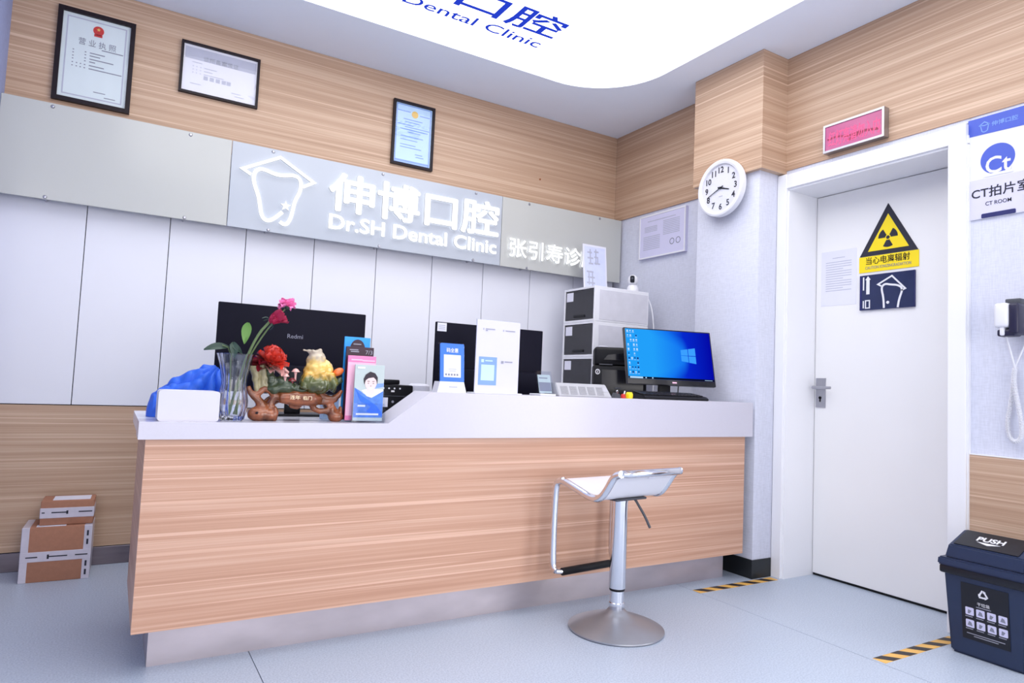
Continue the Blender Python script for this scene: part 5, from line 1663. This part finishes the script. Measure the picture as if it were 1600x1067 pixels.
# small things beside it
t = thing('binder_clip', 'small black clip lying between the grille box and yellow cap', 'clip', (2.128, 2.57, ZU))
bm = nb(); prism(bm, [(2.105, ZU), (2.148, ZU), (2.138, ZU + 0.020), (2.118, ZU + 0.026)], back(2.555), -0.028, 0); finish('clip_body', bm, M['dark_grey'], t, smooth=False)
bm = nb(); tube(bm, [(2.122, 2.556, ZU + 0.022), (2.110, 2.548, ZU + 0.034), (2.116, 2.546, ZU + 0.038), (2.128, 2.556, ZU + 0.024)], 0.0014, 6); finish('wire_handle', bm, M['chrome'], t)
t = thing('red_cap', 'small red cap with a white tip, left of the yellow cap', 'cap', (2.160, 2.56, ZU))
bm = nb(); lathe(bm, [(0, 0), (0.012, 0), (0.013, 0.010), (0.009, 0.020), (0, 0.022)], (2.160, 2.555, ZU), 16); finish('cap', bm, M['red'], t)
bm = nb(); tube(bm, [(2.164, 2.553, ZU + 0.020), (2.168, 2.553, ZU + 0.036)], 0.0035, 8); finish('tip', bm, M['white'], t)
bm = nb(); lathe(bm, [(0, 0), (0.016, 0), (0.018, 0.008), (0.018, 0.022), (0.013, 0.031), (0, 0.031)], (2.196, 2.552, ZU), 8)
tag(finish('yellow_cap', bm, M['yellow'], ang=25), 'small bright yellow cap on the counter left of the keyboard', 'cap')

# ------------------------------------------------------------------ stack of drawer units
DX0, DX1, DY0, DY1 = 2.640, 3.100, 3.433, 3.777
names = ['black fronted storage drawer with white sides, topmost of the stack', 'black fronted storage drawer, second from the top of the stack', 'black fronted storage drawer, third from the top beside the large printer', 'black fronted storage drawer, lowest of the stack behind the counter']
pitch = (1.660 - ZD) / 4
for i in range(4):
    z1 = 1.660 - i * pitch
    z0 = z1 - pitch + 0.001
    t = thing('storage_drawer', names[i], 'drawer unit', ((DX0 + DX1) / 2, (DY0 + DY1) / 2, z0), 0, 'stacked drawer units on the desk')
    bm = nb()
    w = 0.014
    box(bm, (DX0, DY0, z0), (DX1, DY0 + w, z1), 0.002, 1); box(bm, (DX0, DY1 - w, z0), (DX1, DY1, z1), 0.002, 1)
    box(bm, (DX0, DY0 + w, z0), (DX1, DY1 - w, z0 + w), 0.001, 1); box(bm, (DX0, DY0 + w, z1 - w), (DX1, DY1 - w, z1), 0.001, 1)
    box(bm, (DX1 - w, DY0 + w, z0 + w), (DX1, DY1 - w, z1 - w))
    finish('carcass', bm, M['white'], t, smooth=False)
    bm = nb(); box(bm, (DX0 + 0.038, DY0 - 0.0025, z0 + 0.012), (DX1 - 0.010, DY0 - 0.0002, z1 - 0.022), 0.001, 1); finish('side_inset', bm, M['pale_grey'], t, smooth=False)
    bm = nb(); box(bm, (DX0 + 0.003, DY0 + w + 0.002, z0 + w + 0.002), (DX0 + 0.012, DY1 - w - 0.002, z1 - w - 0.002), 0.002, 1); df = finish('drawer_front', bm, M['drawer_front'], t, smooth=False)
    bm = nb(); box(bm, (DX0 - 0.004, DY0 + 0.105, z0 + 0.030), (DX0 + 0.0025, DY0 + 0.225, z0 + 0.046), 0.002, 1); finish('pull', bm, M['black'], df)
    bm = nb(); box(bm, (DX0 + 0.0015, DY1 - 0.104, z1 - 0.086), (DX0 + 0.0028, DY1 - 0.030, z1 - 0.026)); finish('paper_label', bm, M['paper'], df, smooth=False)

t = thing('standing_notice', 'pale blue printed notice standing on top of the drawer stack', 'notice', (2.88, 3.75, 1.661))
nbs = Basis((0, 3.735, 1.666), (1, 0, 0), (0, 0.10, 1))
bm = nb(); box(bm, (2.765, 3.715, 1.661), (2.985, 3.772, 1.666)); finish('foot', bm, M['acrylic'], t, smooth=False)
bm = nb(); rect(bm, nbs, 2.772, 2.980, 0, 0.342, 0, 0.003); finish('sheet', bm, M['paper'], t, smooth=False)
bm = nb(); rect(bm, nbs, 2.785, 2.968, 0.012, 0.328, 0.003, 0.0036); finish('blue_field', bm, plain('notice_blue', (206, 212, 244), 0.6), t, smooth=False)
bm = nb()
for x0, x1, z in ((2.81, 2.85, 0.285), (2.87, 2.91, 0.295), (2.81, 2.86, 0.245), (2.87, 2.90, 0.255), (2.82, 2.86, 0.205), (2.87, 2.92, 0.210), (2.80, 2.86, 0.145), (2.81, 2.87, 0.105), (2.80, 2.87, 0.065), (2.81, 2.86, 0.030)):
    rect(bm, nbs, x0, x1, z - 0.006, z + 0.006, 0.0037, 0.0042)
for x, z0, z1 in ((2.835, 0.20, 0.31), (2.885, 0.20, 0.315), (2.90, 0.215, 0.26), (2.82, 0.05, 0.15), (2.85, 0.03, 0.14)):
    rect(bm, nbs, x - 0.005, x + 0.005, z0, z1, 0.0042, 0.0047)
finish('printed_strokes', bm, M['ink_pale'], t, smooth=False)

t = thing('security_camera', 'small white dome security camera with a black face on the drawer stack', 'camera', (3.012, 3.50, 1.661))
bm = nb(); lathe(bm, [(0, 0), (0.036, 0), (0.040, 0.008), (0.038, 0.030), (0.028, 0.046), (0, 0.050)], (3.012, 3.50, 1.661), 28); finish('base', bm, M['white'], t)
bm = nb(); bmesh.ops.create_uvsphere(bm, u_segments=28, v_segments=18, radius=0.035, matrix=Matrix.Translation((3.012, 3.50, 1.661 + 0.082)) @ Matrix.Diagonal((1, 1, 1.06, 1))); finish('head', bm, M['white'], t)
dv = Vector((-0.72, -0.68, 0.0)).normalized()
fbz = Basis(Vector((3.012, 3.50, 1.661 + 0.086)) + dv * 0.024, dv.cross(Vector((0, 0, 1))) * -1, (0, 0, 1), dv)
bm = nb(); prism(bm, round_rect(-0.015, 0.015, -0.026, 0.022, 0.010, 5), fbz, 0, 0.013); finish('face', bm, M['black_gloss'], t)
bm = nb(); disc(bm, fbz, 0, 0.004, 0.007, 0.013, 0.0145, 16); finish('lens', bm, M['dark_grey'], t, smooth=False)
bm = nb(); tube(bm, smooth2([(3.048, 3.515, 1.668), (3.085, 3.510, 1.668), (3.118, 3.480, 1.655), (3.122, 3.425, 1.56), (3.135, 3.418, 1.45), (3.150, 3.418, 1.30), (3.15, 3.418, 0.98), (3.14, 3.418, ZD + 0.004)], 2), 0.004, 8)
tag(finish('white_cable', bm, M['coil']), 'thin white cable hanging down behind the drawer stack', 'cable')

# ------------------------------------------------------------------ large black printer
PRZ = -0.62
t = thing('office_printer', 'large black printer with a small round badge beside the drawer stack', 'printer', (2.484, 3.222, ZD), PRZ)
PW, PD = 0.32, 0.24           # local: x along the front, y into the machine, front at y = 0
bm = nb(); box(bm, (0, 0, 0), (PW, PD, 0.400), 0.008, 2); finish('body', bm, M['black'], t, local=True)
bm = nb(); box(bm, (0.004, 0.010, 0.402), (PW - 0.004, PD - 0.010, 0.512), 0.016, 3); finish('document_feeder', bm, M['black'], t, local=True)
b = back(0.0)
bm = nb(); rect(bm, b, 0.035, 0.115, 0.403, 0.410, -0.004, 0.008); finish('lid_lip', bm, M['dark_grey'], t, local=True, smooth=False)
bm = nb(); prism(bm, [(0.060, 0.435), (0.085, 0.465), (PW - 0.02, 0.490), (PW - 0.02, 0.435)], b, -0.012, 0.002); finish('feeder_tray', bm, M['black_gloss'], t, local=True, smooth=False)
bm = nb(); rect(bm, b, 0.052, PW - 0.02, 0.07, 0.375, 0, 0.006); finish('front_door', bm, M['black_gloss'], t, local=True, smooth=False)
bm = nb(); rect(bm, b, 0.130, 0.170, 0.262, 0.270, 0.006, 0.010); finish('front_latch', bm, M['dark_grey'], t, local=True, smooth=False)
bm = nb(); ribbon(bm, [(0.027 + 0.012 * math.cos(a * PI / 8), 0.361 + 0.014 * math.sin(a * PI / 8)) for a in range(16)], 0.005, b, 0, 0.002, closed=True)
finish('round_badge', bm, M['white'], t, local=True, smooth=False)
bm = nb(); ribbon(bm, [(0.025, 0.353), (0.029, 0.369)], 0.004, b, 0, 0.002); finish('badge_mark', bm, M['white'], t, local=True, smooth=False)
bm = nb(); box(bm, (2.555, 3.235, 1.2475), (2.605, 3.270, 1.257), 0.003, 1)
tag(finish('folded_paper', bm, M['paper']), 'small folded white paper on top of the large black printer', 'paper')

# ------------------------------------------------------------------ lit monitor, turned and tilted
TH, TI = 0.288, 0.254
MC = Vector((2.685, 2.784, 1.188))
mt = thing('monitor', 'monitor with a lit blue desktop screen at the right end of the counter', 'monitor', (MC.x, MC.y, ZD), -TH)
sc = Matrix.Translation((0, 0, MC.z - ZD)) @ Matrix.Rotation(-TI, 4, 'X')     # screen space: x right, z up, -y towards the viewer


def mon(name, bm, mat, smooth=False):
    bm.transform(sc)
    return finish(name, bm, mat, mt, local=True, smooth=smooth)


bm = nb(); box(bm, (-0.270, 0.0, -0.1625), (0.270, 0.022, 0.1625), 0.003, 2); mon('shell', bm, M['screen_dark'], True)
bm = nb(); box(bm, (-0.20, 0.0225, -0.12), (0.20, 0.045, 0.11), 0.012, 2); mon('back_bulge', bm, M['black'], True)
sb = Basis((0, -0.0002, 0), (1, 0, 0), (0, 0, 1))
SX0, SX1, SZ0, SZ1 = -0.262, 0.262, -0.132, 0.155
# the picture keeps its own coordinates so that the pattern follows the screen
bm = nb(); rect(bm, sb, SX0, SX1, SZ0, SZ1, 0, 0.0012)
o = finish('screen', bm, desktop_mat(0.115, 0.010), mt, local=True, smooth=False)
o.matrix_local = sc
ib = Basis((0, -0.0015, 0), (1, 0, 0), (0, 0, 1))
bm = nb(); rect(bm, ib, SX0, SX1, SZ0, SZ0 + 0.011, 0, 0.0004); mon('taskbar', bm, M['task'])
bm = nb(); rect(bm, ib, SX0 + 0.008, SX0 + 0.085, SZ0 + 0.001, SZ0 + 0.010, 0.0005, 0.0009)
for x in (0.10, 0.14):
    rect(bm, ib, SX0 + x, SX0 + x + 0.007, SZ0 + 0.002, SZ0 + 0.009, 0.0005, 0.0009)
rect(bm, ib, SX1 - 0.06, SX1 - 0.012, SZ0 + 0.004, SZ0 + 0.006, 0.0005, 0.0009)
mon('taskbar_icons', bm, M['icon'])['kind'] = 'stuff'
random.seed(11)
bm = nb(); bmd = nb()
for j in range(10):
    for i in range(4):
        if random.random() < 0.22:
            continue
        x = SX0 + 0.012 + i * 0.017; z = SZ1 - 0.012 - j * 0.0265
        q = bmd if random.random() < 0.28 else bm
        s_ = 0.0055 + 0.002 * random.random()
        if random.random() < 0.5:
            rect(q, ib, x - s_ / 2 * 1.3, x + s_ / 2 * 1.3, z - s_, z + s_ * .6, 0, 0.0004)
        else:
            disc(q, ib, x, z, s_ * .75, 0, 0.0004, 8)
        rect(bm, ib, x - 0.006, x + 0.006, z - 0.0115, z - 0.0098, 0, 0.0004)
mon('desktop_icons', bm, M['icon'])['kind'] = 'stuff'; mon('desktop_icons', bmd, M['icon_dark'])['kind'] = 'stuff'
bm = nb()
LX, LZ = 0.115, 0.012
for q in ([(LX - 0.046, LZ + 0.003), (LX - 0.003, LZ + 0.002), (LX - 0.003, LZ + 0.040), (LX - 0.046, LZ + 0.033)], [(LX + 0.001, LZ + 0.002), (LX + 0.045, LZ + 0.002), (LX + 0.045, LZ + 0.048), (LX + 0.001, LZ + 0.041)],
          [(LX - 0.046, LZ - 0.032), (LX - 0.003, LZ - 0.038), (LX - 0.003, LZ - 0.001), (LX - 0.046, LZ)], [(LX + 0.001, LZ - 0.039), (LX + 0.045, LZ - 0.045), (LX + 0.045, LZ - 0.002), (LX + 0.001, LZ - 0.001)]):
    prism(bm, q, ib, 0, 0.0005)
mon('window_emblem', bm, M['win_logo'])
bm = nb(); rect(bm, Basis((0, 0, 0), (1, 0, 0), (0, 0, 1)), 0.0, 0.026, -0.152, -0.144, 0, 0.001); mon('maker_badge', bm, M['pale_pink'])
bm = nb(); box(bm, (-0.035, 0.050, 0.008), (0.035, 0.075, 0.44), 0.004, 2); finish('stand_neck', bm, M['black'], mt, local=True)
bm = nb(); box(bm, (-0.11, -0.02, 0), (0.11, 0.14, 0.010), 0.004, 2); finish('stand_base', bm, M['black'], mt, local=True)
bm = nb(); tube(bm, smooth2([(0.07, 0.06, 0.42), (0.085, 0.05, 0.32), (0.080, 0.05, 0.24), (0.095, 0.06, 0.10), (0.10, 0.09, 0.006)], 2), 0.0032, 8)
finish('cable', bm, M['black'], mt, local=True)

# keyboard on the counter edge in front of it
kt = thing('keyboard', 'black keyboard lying along the counter edge below the lit monitor', 'keyboard', (2.49, 2.585, ZU), -0.02)
bm = nb()
prf = [(-0.065, 0.000), (0.065, 0.000), (0.065, 0.030), (0.050, 0.034), (-0.050, 0.020), (-0.065, 0.010)]
A = [bm.verts.new((-0.215, y, z)) for y, z in prf]; B = [bm.verts.new((0.225, y, z)) for y, z in prf]
bm.faces.new(A[::-1]); bm.faces.new(B)
for k in range(6):
    bm.faces.new((A[k], A[(k + 1) % 6], B[(k + 1) % 6], B[k]))
bmesh.ops.bevel(bm, geom=list(bm.edges), offset=0.003, segments=2, affect='EDGES')
finish('case', bm, M['black'], kt, local=True)
kb = Basis((0, -0.050, 0.020), (1, 0, 0), (0, 0.100, 0.014))
proto = None
for r_ in range(5):
    for c_ in range(18):
        x = -0.200 + c_ * 0.0228
        if proto is None:
            bm = nb(); box(bm, (-0.0095, -0.0080, 0), (0.0095, 0.0080, 0.006), 0.0015, 1)
            proto = finish('key', bm, M['black_gloss'], kt, local=True, smooth=False)
            k_ = proto
        else:
            k_ = proto.copy(); COL.objects.link(k_); k_.parent = kt
        k_.location = kb.p(x, 0.010 + r_ * 0.0195, 0.0005)
        k_.rotation_euler = (0.139, 0, 0)
bm = nb(); prism(bm, [(2.70, ZU), (2.81, ZU), (2.775, ZU + 0.016), (2.735, ZU + 0.034), (2.715, ZU + 0.030)], back(2.655), -0.004, 0.0)
tag(finish('paper_slip', bm, M['paper'], smooth=False), 'small creased white paper slip behind the keyboard under the lit monitor', 'paper')
